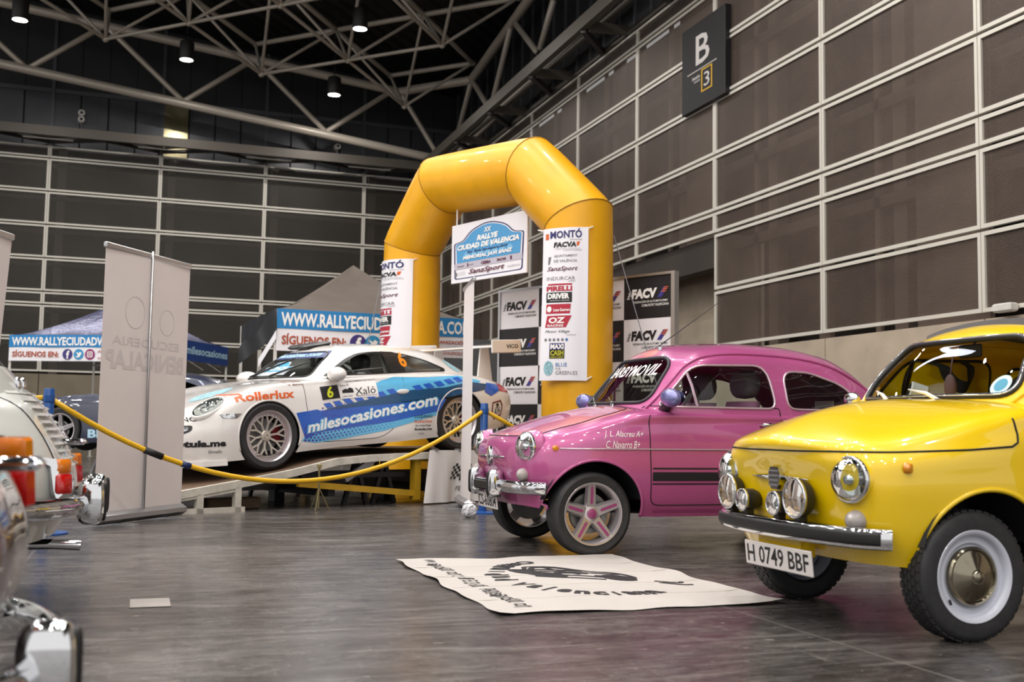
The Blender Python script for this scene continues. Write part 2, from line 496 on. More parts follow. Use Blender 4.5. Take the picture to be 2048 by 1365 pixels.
# ---- cladding panels
def mesh_material(name, col, period, see):
    m = bpy.data.materials.new(name); m.use_nodes = True; nt = m.node_tree; b = nt.nodes['Principled BSDF']
    tc = nt.nodes.new('ShaderNodeTexCoord'); w = nt.nodes.new('ShaderNodeTexWave'); w.wave_type = 'BANDS'; w.bands_direction = 'Z'
    w.inputs['Scale'].default_value = 0.314/period; w.inputs['Distortion'].default_value = 0
    nt.links.new(tc.outputs['Object'], w.inputs[0])
    n = nt.nodes.new('ShaderNodeTexNoise'); n.inputs['Scale'].default_value = .9; n.inputs['Detail'].default_value = 5
    nt.links.new(tc.outputs['Object'], n.inputs[0])
    r = nt.nodes.new('ShaderNodeValToRGB'); c = lin(col)
    r.color_ramp.elements[0].position = .25; r.color_ramp.elements[1].position = .8
    r.color_ramp.elements[0].color = (*[x*.7 for x in c], 1); r.color_ramp.elements[1].color = (*[x*1.25 for x in c], 1)
    nt.links.new(n.outputs[0], r.inputs[0])
    nt.links.new(r.outputs[0], b.inputs['Base Color']); b.inputs['Roughness'].default_value = .42; b.inputs['Metallic'].default_value = .25
    tr = nt.nodes.new('ShaderNodeBsdfTransparent'); mx = nt.nodes.new('ShaderNodeMixShader')
    ma = nt.nodes.new('ShaderNodeMath'); ma.operation = 'MULTIPLY_ADD'; ma.inputs[1].default_value = .42; ma.inputs[2].default_value = 1-see-.28
    nt.links.new(w.outputs['Fac'], ma.inputs[0]); nt.links.new(ma.outputs[0], mx.inputs[0])
    nt.links.new(tr.outputs[0], mx.inputs[1]); nt.links.new(b.outputs[0], mx.inputs[2])
    nt.links.new(mx.outputs[0], nt.nodes['Material Output'].inputs[0]); return m
M_MESHR = mesh_material('perforated_bronze_mesh', '#6b5d54', .024, .42)
M_MESHL = mesh_material('dark_perforated_mesh', '#3f3a33', .03, .38)
M_PFRAME = mat('pale_panel_frame', '#e0dbd0', .42, .2)
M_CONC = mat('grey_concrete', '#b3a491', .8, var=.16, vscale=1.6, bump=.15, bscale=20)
M_CONCD = mat('darker_concrete_base', '#8d8270', .8, var=.15, vscale=1.2)  # deeper concrete tone for the base of the back wall
M_DARKBACK = mat('dark_wall_behind_mesh', '#3a332e', .8, var=.2, vscale=.7)
M_BACKCOL = mat('pale_columns_behind_mesh', '#a8968a', .7)
_pm = {}
def panel(parent, cx, cz, w, h, right, m_in, plain=False):
    key = (round(w, 3), round(h, 3), right)
    if key not in _pm:
        a, b, t = w/2, h/2, .055
        outer = [(-a, -b), (a, -b), (a, b), (-a, b)]; inner = [(-a+t, -b+t), (a-t, -b+t), (a-t, b-t), (-a+t, b-t)]
        V = []; F = []
        for y in (-.06, 0.0):
            V += [(p[0], y, p[1]) for p in outer] + [(p[0], y, p[1]) for p in inner]
        for i in range(4):
            j = (i+1) % 4
            F += [(i, j, 4+j, 4+i), (8+i, 12+i, 12+j, 8+j), (i, 8+i, 8+j, j), (4+i, 4+j, 12+j, 12+i)]
        fr = bpy.data.meshes.new('panel_frame'); fr.from_pydata(V, [], F); fr.materials.append(M_PFRAME)
        V2, F2 = box(-a+t*.9, a-t*.9, -.028, -.02, -b+t*.9, b-t*.9)
        pn = bpy.data.meshes.new('mesh_panel'); pn.from_pydata(V2, [], F2); pn.materials.append(m_in)
        _pm[key] = (fr, pn)
    fr, pn = _pm[key]
    if right: loc = (EX, cx, cz); rot = (0, 0, -PI/2)
    else: loc = (cx, DY, cz); rot = (0, 0, 0)
    f = link('panel_frame', fr, parent, loc, rot); link('mesh_panel', pn, f)
# back wall (named wall_left: it closes the hall on the left half of the picture)
wl = structure(mk('wall_left', box(-24, EX+2.6, DY+.85, DY+1.0, 0, ZT+.1), M_DARKBACK))
rows = list(zip(LEV[:-1], LEV[1:]))
for k in range(-3, 4):
    xa = X0+k*WM; xb = min(xa+WM, EX-.05)
    for (z0, z1) in rows: panel(wl, (xa+xb)/2, (z0+z1)/2, xb-xa-.012, z1-z0-.045, False, M_MESHL)
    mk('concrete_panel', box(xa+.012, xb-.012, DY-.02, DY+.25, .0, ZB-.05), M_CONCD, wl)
    mk('column', box(xa+.25, xa+.5, DY+.35, DY+.6, 0, ZT), M_BACKCOL, wl)
    for z in LEV[1:-1]: mk('rail', box(xa, xb, DY+.3, DY+.38, z-.22, z-.1), M_BACKCOL, wl)
# right wall; two bays of its lower rows are an open doorway
wr = structure(mk('wall_right', box(EX+.85, EX+1.0, -6, 18.0, 0, ZT+.1), M_DARKBACK))
mk('upper_backing', box(EX+.85, EX+1.0, 18.0, DY+1, LEV[2], ZT+.1), M_DARKBACK, wr)
mk('lower_backing', box(EX+.85, EX+1.0, 25.3, DY+1, 0, LEV[2]), M_DARKBACK, wr)
for k in range(-4, 8):
    ya = Y0+k*WM; yb = min(ya+WM, DY-.05)
    opened = k in (2, 3)
    for i, (z0, z1) in enumerate(rows):
        if opened and i < 2: continue
        panel(wr, (ya+yb)/2, (z0+z1)/2, yb-ya-.012, z1-z0-.045, True, M_MESHR)
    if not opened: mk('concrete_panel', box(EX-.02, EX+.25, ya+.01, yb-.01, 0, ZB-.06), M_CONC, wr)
    mk('column', box(EX+.12, EX+.2, ya+.05, ya+(1.45 if k % 2 == 0 else .35), 0 if not opened else LEV[2], ZT), M_BACKCOL, wr)
    mk('column', box(EX+.4, EX+.62, ya+2.0, ya+2.3, 0 if not opened else LEV[2], ZT), M_BACKCOL, wr)
    mk('column', box(EX+.3, EX+.36, ya+2.5, ya+2.62, 0 if not opened else LEV[2], ZT), M_BACKCOL, wr)
    for z in LEV[2:-1:2]: mk('rail', box(EX+.3, EX+.42, ya, yb, z-.3, z-.12), M_BACKCOL, wr)
# doorway recess
yd0, yd1 = Y0+2*WM, Y0+4*WM
mk('jamb', box(EX+.0, EX+1.0, yd0-.12, yd0, 0, LEV[2]), M_CONC, wr)
mk('recess_wall', box(EX+.95, EX+1.15, yd0, yd1, 0, LEV[2]), M_CONC, wr)
mk('recess_end', box(EX+.02, EX+1.0, yd1, yd1+.1, 0, LEV[2]), M_CONC, wr)
mk('lintel', box(EX+.05, EX+.35, yd0, yd1, LEV[2]-.62, LEV[2]-.03), M_DARKBACK, wr)
mk('recess_ceiling', box(EX+.3, EX+1.0, yd0, yd1, LEV[2]-.1, LEV[2]), M_DARKBACK, wr)
for i in range(3): mk('ceiling_beam', box(EX+.3, EX+.95, yd0+.9+i*2.2, yd0+1.15+i*2.2, LEV[2]-.4, LEV[2]-.1), M_DARKBACK, wr)
# small fittings fixed to the right wall
t = thing('wall_light', 'small pale box light on the bottom rail of the right wall', 'light', on_x(2010, 612, EX-.14)-Vector((0, 0, .08)))
mk('housing', bbox(-.07, .07, -.16, .16, 0, .11, .02), M_STEELWHITE, t); mk('bracket', box(.05, .14, -.03, .03, .02, .08), M_GALV, t)

# ---- black cladding over the back wall, and over the right wall
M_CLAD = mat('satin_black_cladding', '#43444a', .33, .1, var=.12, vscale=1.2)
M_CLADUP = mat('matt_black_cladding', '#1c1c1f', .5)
M_SEAM = mat('cladding_rail', '#55565b', .4, .4)
M_BRIGHT = mat('painted_reflection_metal', '#8c8468', .22, .95, var=.1, vscale=2)  # a bright reflection on one black panel, put into colour and metal
zr = on_y(105, 182, DY+.3).z
cl = structure(mk('wall_back', box(-24, EX+1.2, DY+.36, DY+.4, ZT, 17.5), M_CLADUP))
pw = WM/4
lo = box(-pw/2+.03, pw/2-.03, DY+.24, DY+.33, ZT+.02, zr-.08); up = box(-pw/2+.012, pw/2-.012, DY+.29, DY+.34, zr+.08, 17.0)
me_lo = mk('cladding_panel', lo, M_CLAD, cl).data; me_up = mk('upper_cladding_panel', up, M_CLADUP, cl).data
xs = [X0+(k+.5)*pw for k in range(-13, 16)]
first = True
for i, x in enumerate(xs):
    if i == 0:
        for ch in cl.children: ch.location = (x, 0, 0)
        continue
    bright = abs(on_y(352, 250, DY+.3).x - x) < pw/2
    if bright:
        mk('reflection_panel', lo, M_BRIGHT, cl, loc=(x, 0, 0))  # ordinary cladding panel whose reflection is carried by the material
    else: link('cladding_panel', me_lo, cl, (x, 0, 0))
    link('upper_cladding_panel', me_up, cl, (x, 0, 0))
mk('rail', box(-24, EX+1, DY+.22, DY+.34, zr-.07, zr+.07), M_SEAM, cl)
for k in range(-3, 4): mk('mullion', box(X0+k*WM-.05, X0+k*WM+.05, DY+.2, DY+.3, ZT, 17), M_SEAM, cl)
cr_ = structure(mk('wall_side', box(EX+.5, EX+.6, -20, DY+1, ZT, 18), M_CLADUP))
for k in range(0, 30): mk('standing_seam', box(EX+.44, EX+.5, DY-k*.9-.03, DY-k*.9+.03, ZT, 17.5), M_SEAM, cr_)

# ---- roof: space frame on a 45 degree grid, sloping down to the corner
gS = 2.25*1.03; HSF = 2.0
Bn = Vector((1.00465, 32.18172, 12.3363)); va = Vector((gS, -gS, 0)); vb = Vector((gS, gS, -.515))
An = Bn-va
def zlow(x, y): return Bn.z - .515*((x-Bn.x)+(y-Bn.y))/(2*gS)
M_DECK = bpy.data.materials.new('black_corrugated_deck'); M_DECK.use_nodes = True
_nt = M_DECK.node_tree; _b = _nt.nodes['Principled BSDF']; _b.inputs['Base Color'].default_value = (.006, .006, .006, 1); _b.inputs['Roughness'].default_value = .45
_w = _nt.nodes.new('ShaderNodeTexWave'); _w.bands_direction = 'DIAGONAL'; _w.inputs['Scale'].default_value = .9
_tc2 = _nt.nodes.new('ShaderNodeTexCoord'); _mp = _nt.nodes.new('ShaderNodeMapping'); _mp.inputs['Rotation'].default_value = (0, 0, PI/2)
_bp = _nt.nodes.new('ShaderNodeBump'); _bp.inputs['Strength'].default_value = 1; _bp.inputs['Distance'].default_value = .08
_nt.links.new(_tc2.outputs['Object'], _mp.inputs[0]); _nt.links.new(_mp.outputs[0], _w.inputs[0]); _nt.links.new(_w.outputs[0], _bp.inputs['Height']); _nt.links.new(_bp.outputs[0], _b.inputs['Normal'])
def deck_z(x, y): return zlow(x, y)+HSF+.55
dk = [(-45, -22), (EX+1, -22), (EX+1, DY+1), (-45, DY+1)]
ceiling = structure(mk('ceiling', ([(x, y, deck_z(x, y)) for x, y in dk]+[(x, y, deck_z(x, y)+.3) for x, y in dk], [(0, 3, 2, 1), (4, 5, 6, 7)]), M_DECK))
M_TUBE = mat('pale_steel_tube', '#cfc5b7', .42, .25, var=.12, vscale=3)
M_TUBED = mat('dark_steel_bar', '#3b3836', .5, .3)
_cyl = {}
def strut(parent, p, q, r, m=None, name='strut'):
    p = Vector(p); q = Vector(q); d = q-p
    key = (round(r, 3), (m or M_TUBE).name)
    if key not in _cyl:
        me = bpy.data.meshes.new('strut'); V, F = tube([(0, 0, 0), (0, 0, 1)], r, 10); me.from_pydata(V, [], F)
        me.polygons.foreach_set('use_smooth', [True]*len(me.polygons)); me.materials.append(m or M_TUBE); _cyl[key] = me
    o = link(name, _cyl[key], parent, p); o.rotation_mode = 'QUATERNION'
    o.rotation_quaternion = Vector((0, 0, 1)).rotation_difference(d.normalized()); o.scale = (1, 1, d.length); return o
_ball = bpy.data.meshes.new('node'); _V, _F = sphere((0, 0, 0), .10, 12, 8); _ball.from_pydata(_V, [], _F); _ball.materials.append(M_TUBE)
_ball.polygons.foreach_set('use_smooth', [True]*len(_ball.polygons))
sf = thing('roof_space_frame', 'pale steel tube space frame below the black roof deck', 'truss', (0, 0, 0))
low = {}; upn = {}
YU = (An+va+vb+(vb-va)/2).y; XU = (An+va+vb+(vb-va)/2+2*va+vb).x
for i in range(-8, 9):
    for j in range(-9, 5):
        p = An+va*i+vb*j
        if p.y < YU-1.2 and p.x < XU-1.2 and p.y > 22 and p.x > -9: low[(i, j)] = p
        u = An+va*i+vb*j+(vb-va)/2+Vector((0, 0, HSF))
        if u.y < YU+.1 and u.x < XU+.1 and u.y > 21 and u.x > -11: upn[(i, j)] = u
for (i, j), p in low.items():
    link('node', _ball, sf, p)
    for q in ((i+1, j), (i, j+1)):
        if q in low: strut(sf, p, low[q], .055)
    # the four upper nodes around this lower one
    for q in ((i, j), (i+1, j), (i, j-1), (i+1, j-1)):
        if q in upn: strut(sf, p, upn[q], .05)
for (i, j), p in upn.items():
    link('node', _ball, sf, p)
    for q in ((i+1, j), (i, j+1)):
        if q in upn: strut(sf, p, upn[q], .085, name='chord')
# edge trusses
te = thing('edge_truss', 'heavy pale tube truss along the black cladding and up over the right wall', 'truss', (0, 0, 0))
la, lb = on_y(-60, 114, YU), on_y(872, 318, YU)
ua, ub = on_y(-60, -9, YU), on_y(797, 184, YU)
strut(te, la, lb, .15, name='chord'); strut(te, ua, ub, .15, name='chord')
for x0_, y0_, x1_, y1_ in ((-110, -12, 55, 138), (208, 52, 55, 138), (212, 52, 367, 203), (507, 120, 367, 203), (510, 120, 652, 264), (785, 182, 652, 264), (800, 184, 880, 318)):
    strut(te, on_y(x0_, y0_, YU), on_y(x1_, y1_, YU), .09)
te2 = te
uc = on_x(943, 160, XU); ud = on_x(1060, -4, XU); lc = on_x(922, 300, XU); ld = on_x(1235, -10, XU)
strut(te2, uc, ud+(ud-uc)*.6, .15, name='chord'); strut(te2, lc, ld, .15, name='chord'); strut(te2, ub, uc, .15, name='chord')
for x0_, y0_, x1_, y1_ in ((943, 162, 917, 262), (945, 162, 977, 215), (1025, 40, 985, 205), (1027, 42, 1074, 104), (1107, 0, 1080, 98)):
    strut(te2, on_x(x0_, y0_, XU), on_x(x1_, y1_, XU), .09)

# ---- canopy beams round the top of the cladding
ZC = 10.0
pc = on_z(845, 333, ZC); XR, YR = pc.x, pc.y
M_BEAMG = mat('grey_brown_beam', '#57514a', .45, .3)
rb = thing('canopy_beam', 'long grey canopy beam running above the back wall panels', 'beam', (0, 0, 0))
mk('beam', beam((-20, YR, ZC), (XR, YR, ZC), .16, .30), M_BEAMG, rb)
for k in range(-3, 4):
    x = X0+k*WM
    if x > XR: break
    mk('post', box(x-.06, x+.06, DY-.02, DY+.08, ZT-.02, ZT+.28), M_GALV, rb)
    mk('arm', beam((x, DY, ZT+.3), (x, YR, ZC-.1), .1, .1), M_TUBED, rb)
    for s in (-1, 1):
        mk('brace', beam((x, DY-.05, ZT+.12), (x+s*WM*.5, YR+.1, ZC-.12), .1, .12), M_TUBED, rb)
        mk('soffit_plate', ([(x, DY-.1, ZT+.2), (x+s*.8, YR+.15, ZC-.12), (x+s*.1, YR+.15, ZC-.1)], [(0, 1, 2)]), M_BEAMG, rb)
    mk('strip_light', box(x-.75, x+.75, YR+.25, YR+.3, ZC-.2, ZC-.17), mat('soffit_edge', '#e6e2d8', .4), rb)
rb2 = thing('canopy_beam', 'grey brown canopy beam rising steeply along the right wall', 'beam', (0, 0, 0))
mk('beam', beam((XR, YR, ZC), (XR, 2, ZC), .16, .30), M_BEAMG, rb2)
mk('wall_rail', box(EX-.1, EX, 4, DY, ZT+.0, ZT+.12), M_BEAMG, rb2)
strut(rb2, (XR+.55, 4, ZC+.15), (XR+.55, DY-1, ZC+.15), .07, M_BEAMG, 'pipe')
for k in range(-1, 8):
    y = Y0+k*WM
    if y > YR: break
    mk('arm', beam((XR+.1, y+.5, ZC-.1), (EX-.05, y+.5, ZT+.12), .10, .22), M_BEAMG, rb2)
    mk('brace', beam((XR, y+.6, ZC-.15), (EX-.05, y+1.9, ZT+.05), .12, .14), M_TUBED, rb2)
# ---- round speakers / cameras on the cladding
for px, py, n, lab in ((163, 240, 2, 'pair of small white round wall speakers'), (675, 294, 1, 'single small white round wall speaker near the corner')):
    p = on_y(px, py, DY+.12)
    t = thing('wall_speaker', lab, 'speaker', p)
    for i in range(n):
        mk('speaker_body', lathe([(.001, -.12), (.10, -.12), (.12, -.06), (.12, .1), (.08, .12)], 14, 'y'), M_STEELWHITE, t, 'auto', loc=(0, 0, i*.22))
        mk('speaker_cone', lathe([(.001, -.125), (.05, -.125), (.05, -.12)], 10, 'y'), M_BLACK, t, loc=(0, 0, i*.22))
    mk('cable', tube([(0, .02, -.1), (0, .02, -.6)], .015, 5), M_GALV, t)
# ---- letter sign on the right wall
XS = EX-.16
tl, tr_, bl, br_ = (on_x(*p, XS) for p in ((1364, 62), (1450, 11), (1364, 231), (1450, 190)))
ya, yb = (tl.y+bl.y)/2, (tr_.y+br_.y)/2; zt, zb_ = (tl.z+tr_.z)/2, (bl.z+br_.z)/2
hs = thing('hall_sign', 'black hall sign with a big white letter B on the right wall', 'sign', (XS, (ya+yb)/2, zb_))
hw, hh = abs(ya-yb)/2, zt-zb_
mk('board', bbox(0, .14, -hw, hw, 0, hh, .01), mat('sign_black', '#0d0c11', .5), hs)
def hsf(g, m, name): mk(name, put(g, lambda a, b: (-.004, hw-a*2*hw, b*hh)), m, hs)
hsf(txt('B', .34, .66, .50, .84, .01), mat('sign_white', '#d8d2cf', .5), 'letter')
hsf(rect2(.14, .82, .435, .445), MATS['sign_white'], 'rule')
hsf(join2(txt('Pabellón', .25, .44, .345, .385, .02, .2), txt('PAVILION', .30, .44, .305, .33, .02, .2)), MATS['sign_white'], 'caption')
hsf(ring2([(.47, .16), (.72, .16), (.72, .42), (.47, .42)], [(.495, .175), (.695, .175), (.695, .405), (.495, .405)]), mat('sign_yellow', '#e0b020', .5), 'number_frame')
hsf(txt('3', .53, .66, .21, .37), MATS['sign_white'], 'number')
# ---- floor hatch
fh = thing('floor_hatch', 'pale rectangular service hatch lid set in the floor', 'hatch', on_z(300, 1208, 0))
mk('lid', bbox(-.085, .085, -.11, .11, 0, .006, .003), mat('hatch_steel', '#a39c97', .5, .2, var=.1), fh)
# ================================================================== CAR TOOLKIT
def _crv(P, n, pre, post):
    """Catmull-Rom along axis 0 of array P with phantom ends"""
    Q = np.concatenate([pre[None], P, post[None]], 0); out = []
    K = len(P)
    for i in range(K-1):
        p0, p1, p2, p3 = Q[i], Q[i+1], Q[i+2], Q[i+3]
        for k in range(n):
            t = k/n
            out.append(.5*((2*p1)+(-p0+p2)*t+(2*p0-5*p1+4*p2-p3)*t*t+(-p0+3*p1-3*p2+p3)*t**3))
    out.append(P[-1]); return np.array(out)
def loft(S, nu=9, nv=7, ends=True):
    """S: sections of (u, y, z) points from the front centre line round the near half to the rear centre line"""
    S = np.array(S, float); mir = np.array([1, -1, 1.0])
    A = _crv(S, nu, S[1]*mir, S[-2]*mir)
    B = np.swapaxes(A, 0, 1)
    B = _crv(B, nv, 2*B[0]-B[1], B[-2]*mir)
    G = np.swapaxes(B, 0, 1); G[..., 1] = np.maximum(G[..., 1], 0)
    R, C = G.shape[:2]
    V = []; T = []
    for sgn in (-1, 1):
        o = len(V); H = G*np.array([1, sgn, 1]); V += list(H.reshape(-1, 3))
        for i in range(R-1):
            for j in range(C-1):
                a, b, c, d = o+i*C+j, o+(i+1)*C+j, o+(i+1)*C+j+1, o+i*C+j+1
                T += [(a, b, c), (a, c, d)] if sgn > 0 else [(a, c, b), (a, d, c)]
    V = np.array(V); key = np.round(V, 4)
    u, idx, inv = np.unique(key, axis=0, return_index=True, return_inverse=True)
    V = V[idx]; T = inv.ravel()[np.array(T)]
    T = T[(T[:, 0] != T[:, 1]) & (T[:, 1] != T[:, 2]) & (T[:, 0] != T[:, 2])]
    fn = np.cross(V[T[:, 1]]-V[T[:, 0]], V[T[:, 2]]-V[T[:, 0]])
    cen = np.array([V[:, 0].mean(), 0, V[:, 2].mean()-.1])
    if (fn*(V[T].mean(1)-cen)).sum() < 0: T = T[:, ::-1]; fn = -fn
    N = np.zeros_like(V)
    for k in range(3): np.add.at(N, T[:, k], fn)
    N /= np.linalg.norm(N, axis=1)[:, None]+1e-12
    bot = G[:, 0, :]
    return dict(V=V, T=T, N=N, bot=bot, bvh=BVHTree.FromPolygons([tuple(v) for v in V], [tuple(int(i) for i in t) for t in T]))
def split(p, fld):
    """piece (V, T, N) -> inside, outside"""
    return cut(p[0], p[1], fld(p[0]), p[2])
def piece(L): return (L['V'], L['T'], L['N'])
def shift(p, d): return (p[0]+p[2]*d, p[1], p[2])
def mkp(name, p, m, parent): 
    return mk(name, (p[0], p[1]), m, parent, normals=p[2]) if len(p[1]) else None
def side_fn(bvh, off=.0015, s=-1):
    def f(u, z):
        h = bvh.ray_cast(Vector((u, 3*s, z)), Vector((0, -s, 0)))
        if h[0] is None:
            h = bvh.find_nearest(Vector((u, .6*s, z)))
        n = h[1] if h[1].y*s > 0 else -h[1]
        return h[0]+n*off
    return f
def front_fn(bvh, off=.0015, x0=-4, s=1):
    def f(y, z):
        h = bvh.ray_cast(Vector((x0, y, z)), Vector((s, 0, 0)))
        if h[0] is None: h = bvh.find_nearest(Vector((0, y, z)))
        n = h[1] if h[1].x*s < 0 else -h[1]
        return h[0]+n*off
    return f
def top_fn(bvh, off=.0015):
    def f(u, y):
        h = bvh.ray_cast(Vector((u, y, 4)), Vector((0, 0, -1)))
        if h[0] is None: h = bvh.find_nearest(Vector((u, y, .8)))
        n = h[1] if h[1].z > 0 else -h[1]
        return h[0]+n*off
    return f
def decal(name, g2, fn, m, parent, step=.05):
    return mk(name, put(gridcut2(g2, step), fn), m, parent)
def dense(poly, step=.03):
    out = []
    for i in range(len(poly)):
        a = np.array(poly[i]); b = np.array(poly[(i+1) % len(poly)]); n = max(1, int(np.linalg.norm(b-a)/step))
        for k in range(n): out.append(tuple(a+(b-a)*k/n))
    return out
def trim(name, poly, fn, r, m, parent, closed=True, seg=6):
    pts = dense(poly) if closed else [p for i in range(len(poly)-1) for p in [tuple(np.array(poly[i])+(np.array(poly[i+1])-np.array(poly[i]))*k/6) for k in range(6)]]+[poly[-1]]
    return mk(name, tube([fn(*p) for p in pts], r, seg, closed), m, parent, True)
M_GAP = mat('panel_gap', '#0d0b0d', .7)
M_WELL = mat('wheel_well', '#202227', .8, var=.35, vscale=8)
M_UNDER = mat('underbody', '#141415', .8)

def tyre_geo(R, rim, w, n=48):
    h = w/2
    return lathe([(rim*.97, h*.75), (rim*1.04, h*.95), (R*.90, h*1.05), (R*.965, h*.93), (R*.99, h*.8), (R, h*.55), (R, -h*.55), (R*.99, -h*.8), (R*.965, -h*.93), (R*.90, -h*1.05), (rim*1.04, -h*.95), (rim*.97, -h*.75)], n, 'y')
def tread_geo(R, w, n=44, rows=5):
    gs = []
    for k in range(n):
        a = 2*PI*k/n
        for r in range(rows):
            y = -w*.5+w*(r+.5)/rows; off = (r % 2)*PI/n
            m = Matrix.Rotation(-(a+off), 4, 'Y')
            L = 2*PI*R/n*.36
            gs.append(xf(box(R*.985, R+.004, y-w*.38/rows, y+w*.42/rows, -L, L), m))
    return join(*gs)
def wheel(parent, u, y, z, R, rim, w, style, mats, near=True, steer=0.0, full=True):
    """near side outward = -y; the part 'wheel' is the tyre, its rim pieces are sub-parts"""
    t = mk('wheel', tyre_geo(R, rim, w), M_TYRE, parent, 'auto', loc=(u, y, z), rot=(0, 0, (0 if near else PI)+steer))
    h = w/2
    if style == 'steel':
        mk('tread', tread_geo(R, w*.82), M_TYRE, t)
        mk('rim', lathe([(rim*.97, h*.7), (rim*.93, -h*.3), (rim*.97, -h*.82), (rim*1.06, -h*.98), (rim*1.05, -h*1.02), (rim*.99, -h*1.0), (rim*.93, -h*.86), (rim*.90, -h*.62), (rim*.86, -h*.58), (rim*.76, -h*.62), (rim*.70, -h*.5), (.02, -h*.5)], 48, 'y'), mats[0], t, 'auto')
        mk('hub_cap', lathe([(.113, -h*.5), (.114, -h*.8), (.108, -h*.92), (.101, -h*.9), (.097, -h*.8), (.091, -h*.82), (.07, -h*.94), (.028, -h*1.15), (.024, -h*1.32), (.018, -h*1.38), (.001, -h*1.4)], 40, 'y'), mats[1], t, 'auto')
        mk('valve', tube([(-.10, -h*.6, -.09), (-.115, -h*.95, -.10)], .005, 6), M_BLACK, t)
    elif style == 'alloy':
        mk('rim', lathe([(rim*.97, h*.7), (rim*.90, h*.2), (rim*.90, -h*.5), (rim*.95, -h*.88), (rim*1.04, -h*.99), (rim*1.03, -h*1.02), (rim*.975, -h*.99), (rim*.94, -h*.8), (rim*.88, -h*.45), (rim*.88, h*.15), (rim*.93, h*.7)], 48, 'y', closed=True), mats[0], t, 'auto')
        for k in range(5):
            a = PI/2+.04+2*PI*k/5; m = Matrix.Rotation(-a, 4, 'Y')
            r0, r1 = .035, rim*.97
            V = [(r0, -h*.62, -.03), (r0, -h*.62, .03), (r1, -h*.90, .022), (r1, -h*.90, -.022), (r0, -h*.30, -.042), (r0, -h*.30, .042), (r1, -h*.55, .034), (r1, -h*.55, -.034)]
            sp = mk('spoke', xf((V, [(0, 1, 2, 3), (4, 7, 6, 5), (0, 4, 5, 1), (1, 5, 6, 2), (2, 6, 7, 3), (3, 7, 4, 0)]), m), mats[0], t)
            ins = rrect(.062, r1-.012, -.0085, .0085, .008, 3)
            mk('spoke_insert', xf(([(p[0], -h*(.62+.28*(p[0]-r0)/(r1-r0))-.003, p[1]) for p in ins], [tuple(range(len(ins)))]), m), mats[1], t)
        mk('hub', lathe([(.062, -h*.2), (.06, -h*.55), (.05, -h*.64), (.001, -h*.64)], 30, 'y'), mats[0], t, 'auto')
        mk('centre_cap', lathe([(.031, -h*.6), (.031, -h*.72), (.026, -h*.76), (.001, -h*.77)], 24, 'y'), mats[1], t, 'auto')
        mk('brake_disc', lathe([(.001, 0), (.09, 0), (.105, -h*.12), (.128, -h*.12), (.128, .02), (.001, .02)], 32, 'y'), M_GALV, t, 'auto')
    elif style == 'cross':
        mk('rim', lathe([(rim*.99, h*.7), (rim*.90, h*.5), (rim*.88, -h*.2), (rim*.86, -h*.55), (rim*.80, -h*.60), (rim*.80, -h*.66), (rim*.87, -h*.66), (rim*.95, -h*.70), (rim*.985, -h*.9), (rim*1.04, -h*.98), (rim*1.03, -h*.9), (rim*1.0, -h*.5)], 56, 'y', closed=True), M_CHROME if mats[1] is None else mats[1], t, 'auto')
        gs = []
        for k in range(10):
            a = 2*PI*k/10+.1; m = Matrix.Rotation(-a, 4, 'Y')
            def bar(r0, t0, r1, t1, w0, w1, d0, d1):
                p0 = Vector((r0*math.cos(t0), 0, r0*math.sin(t0))); p1 = Vector((r1*math.cos(t1), 0, r1*math.sin(t1)))
                s = Vector((0, 1, 0)).cross((p1-p0).normalized())
                V = [p0-s*w0+Vector((0, d0, 0)), p0+s*w0+Vector((0, d0, 0)), p1+s*w1+Vector((0, d1, 0)), p1-s*w1+Vector((0, d1, 0))]
                V += [v+Vector((0, .022, 0)) for v in V]
                return [tuple(v) for v in V], [(0, 1, 2, 3), (4, 7, 6, 5), (0, 4, 5, 1), (1, 5, 6, 2), (2, 6, 7, 3), (3, 7, 4, 0)]
            g = join(bar(.04, 0, rim*.52, 0, .010, .009, -h*.42, -h*.55), bar(rim*.50, 0, rim*.84, .20, .008, .007, -h*.55, -h*.68), bar(rim*.50, 0, rim*.84, -.20, .008, .007, -h*.55, -h*.68))
            mk('spoke', xf(g, m), mats[0], t)
            gs += [xf(lathe([(.006, -h*.64), (.006, -h*.74), (.001, -h*.76)], 6, 'y'), Matrix.Translation((rim*.83*math.cos(a+o), 0, rim*.83*math.sin(a+o)))) for o in (-.12, .12, .31)]
        o = mk('rim_bolts', join(*gs), M_CHROME, t); o['kind'] = 'stuff'
        mk('hub', lathe([(.055, -h*.2), (.052, -h*.5), (.045, -h*.55), (.03, -h*.55), (.03, -h*.62), (.012, -h*.62), (.012, -h*.5), (.001, -h*.5)], 28, 'y'), mats[0], t, 'auto')
        mk('brake_disc', lathe([(.001, h*.1), (.165, h*.1), (.165, h*.2), (.001, h*.2)], 40, 'y'), M_GALV, t)
        cal = [(rr*math.cos(a), yy, rr*math.sin(a)) for yy in (-h*.05, h*.3) for rr in (.10, .185) for a in np.linspace(-.55, .55, 7)]
        F = []
        n = 7
        for s0 in (0, 14):
            for i in range(6): F.append((s0+i, s0+i+1, s0+n+i+1, s0+n+i))
        for i in range(6): F += [(i, 14+i, 15+i, i+1), (7+i, 8+i, 22+i, 21+i)]
        mk('brake_caliper', (cal, F), mat('red_caliper', '#8e1f22', .35), t)
    return t

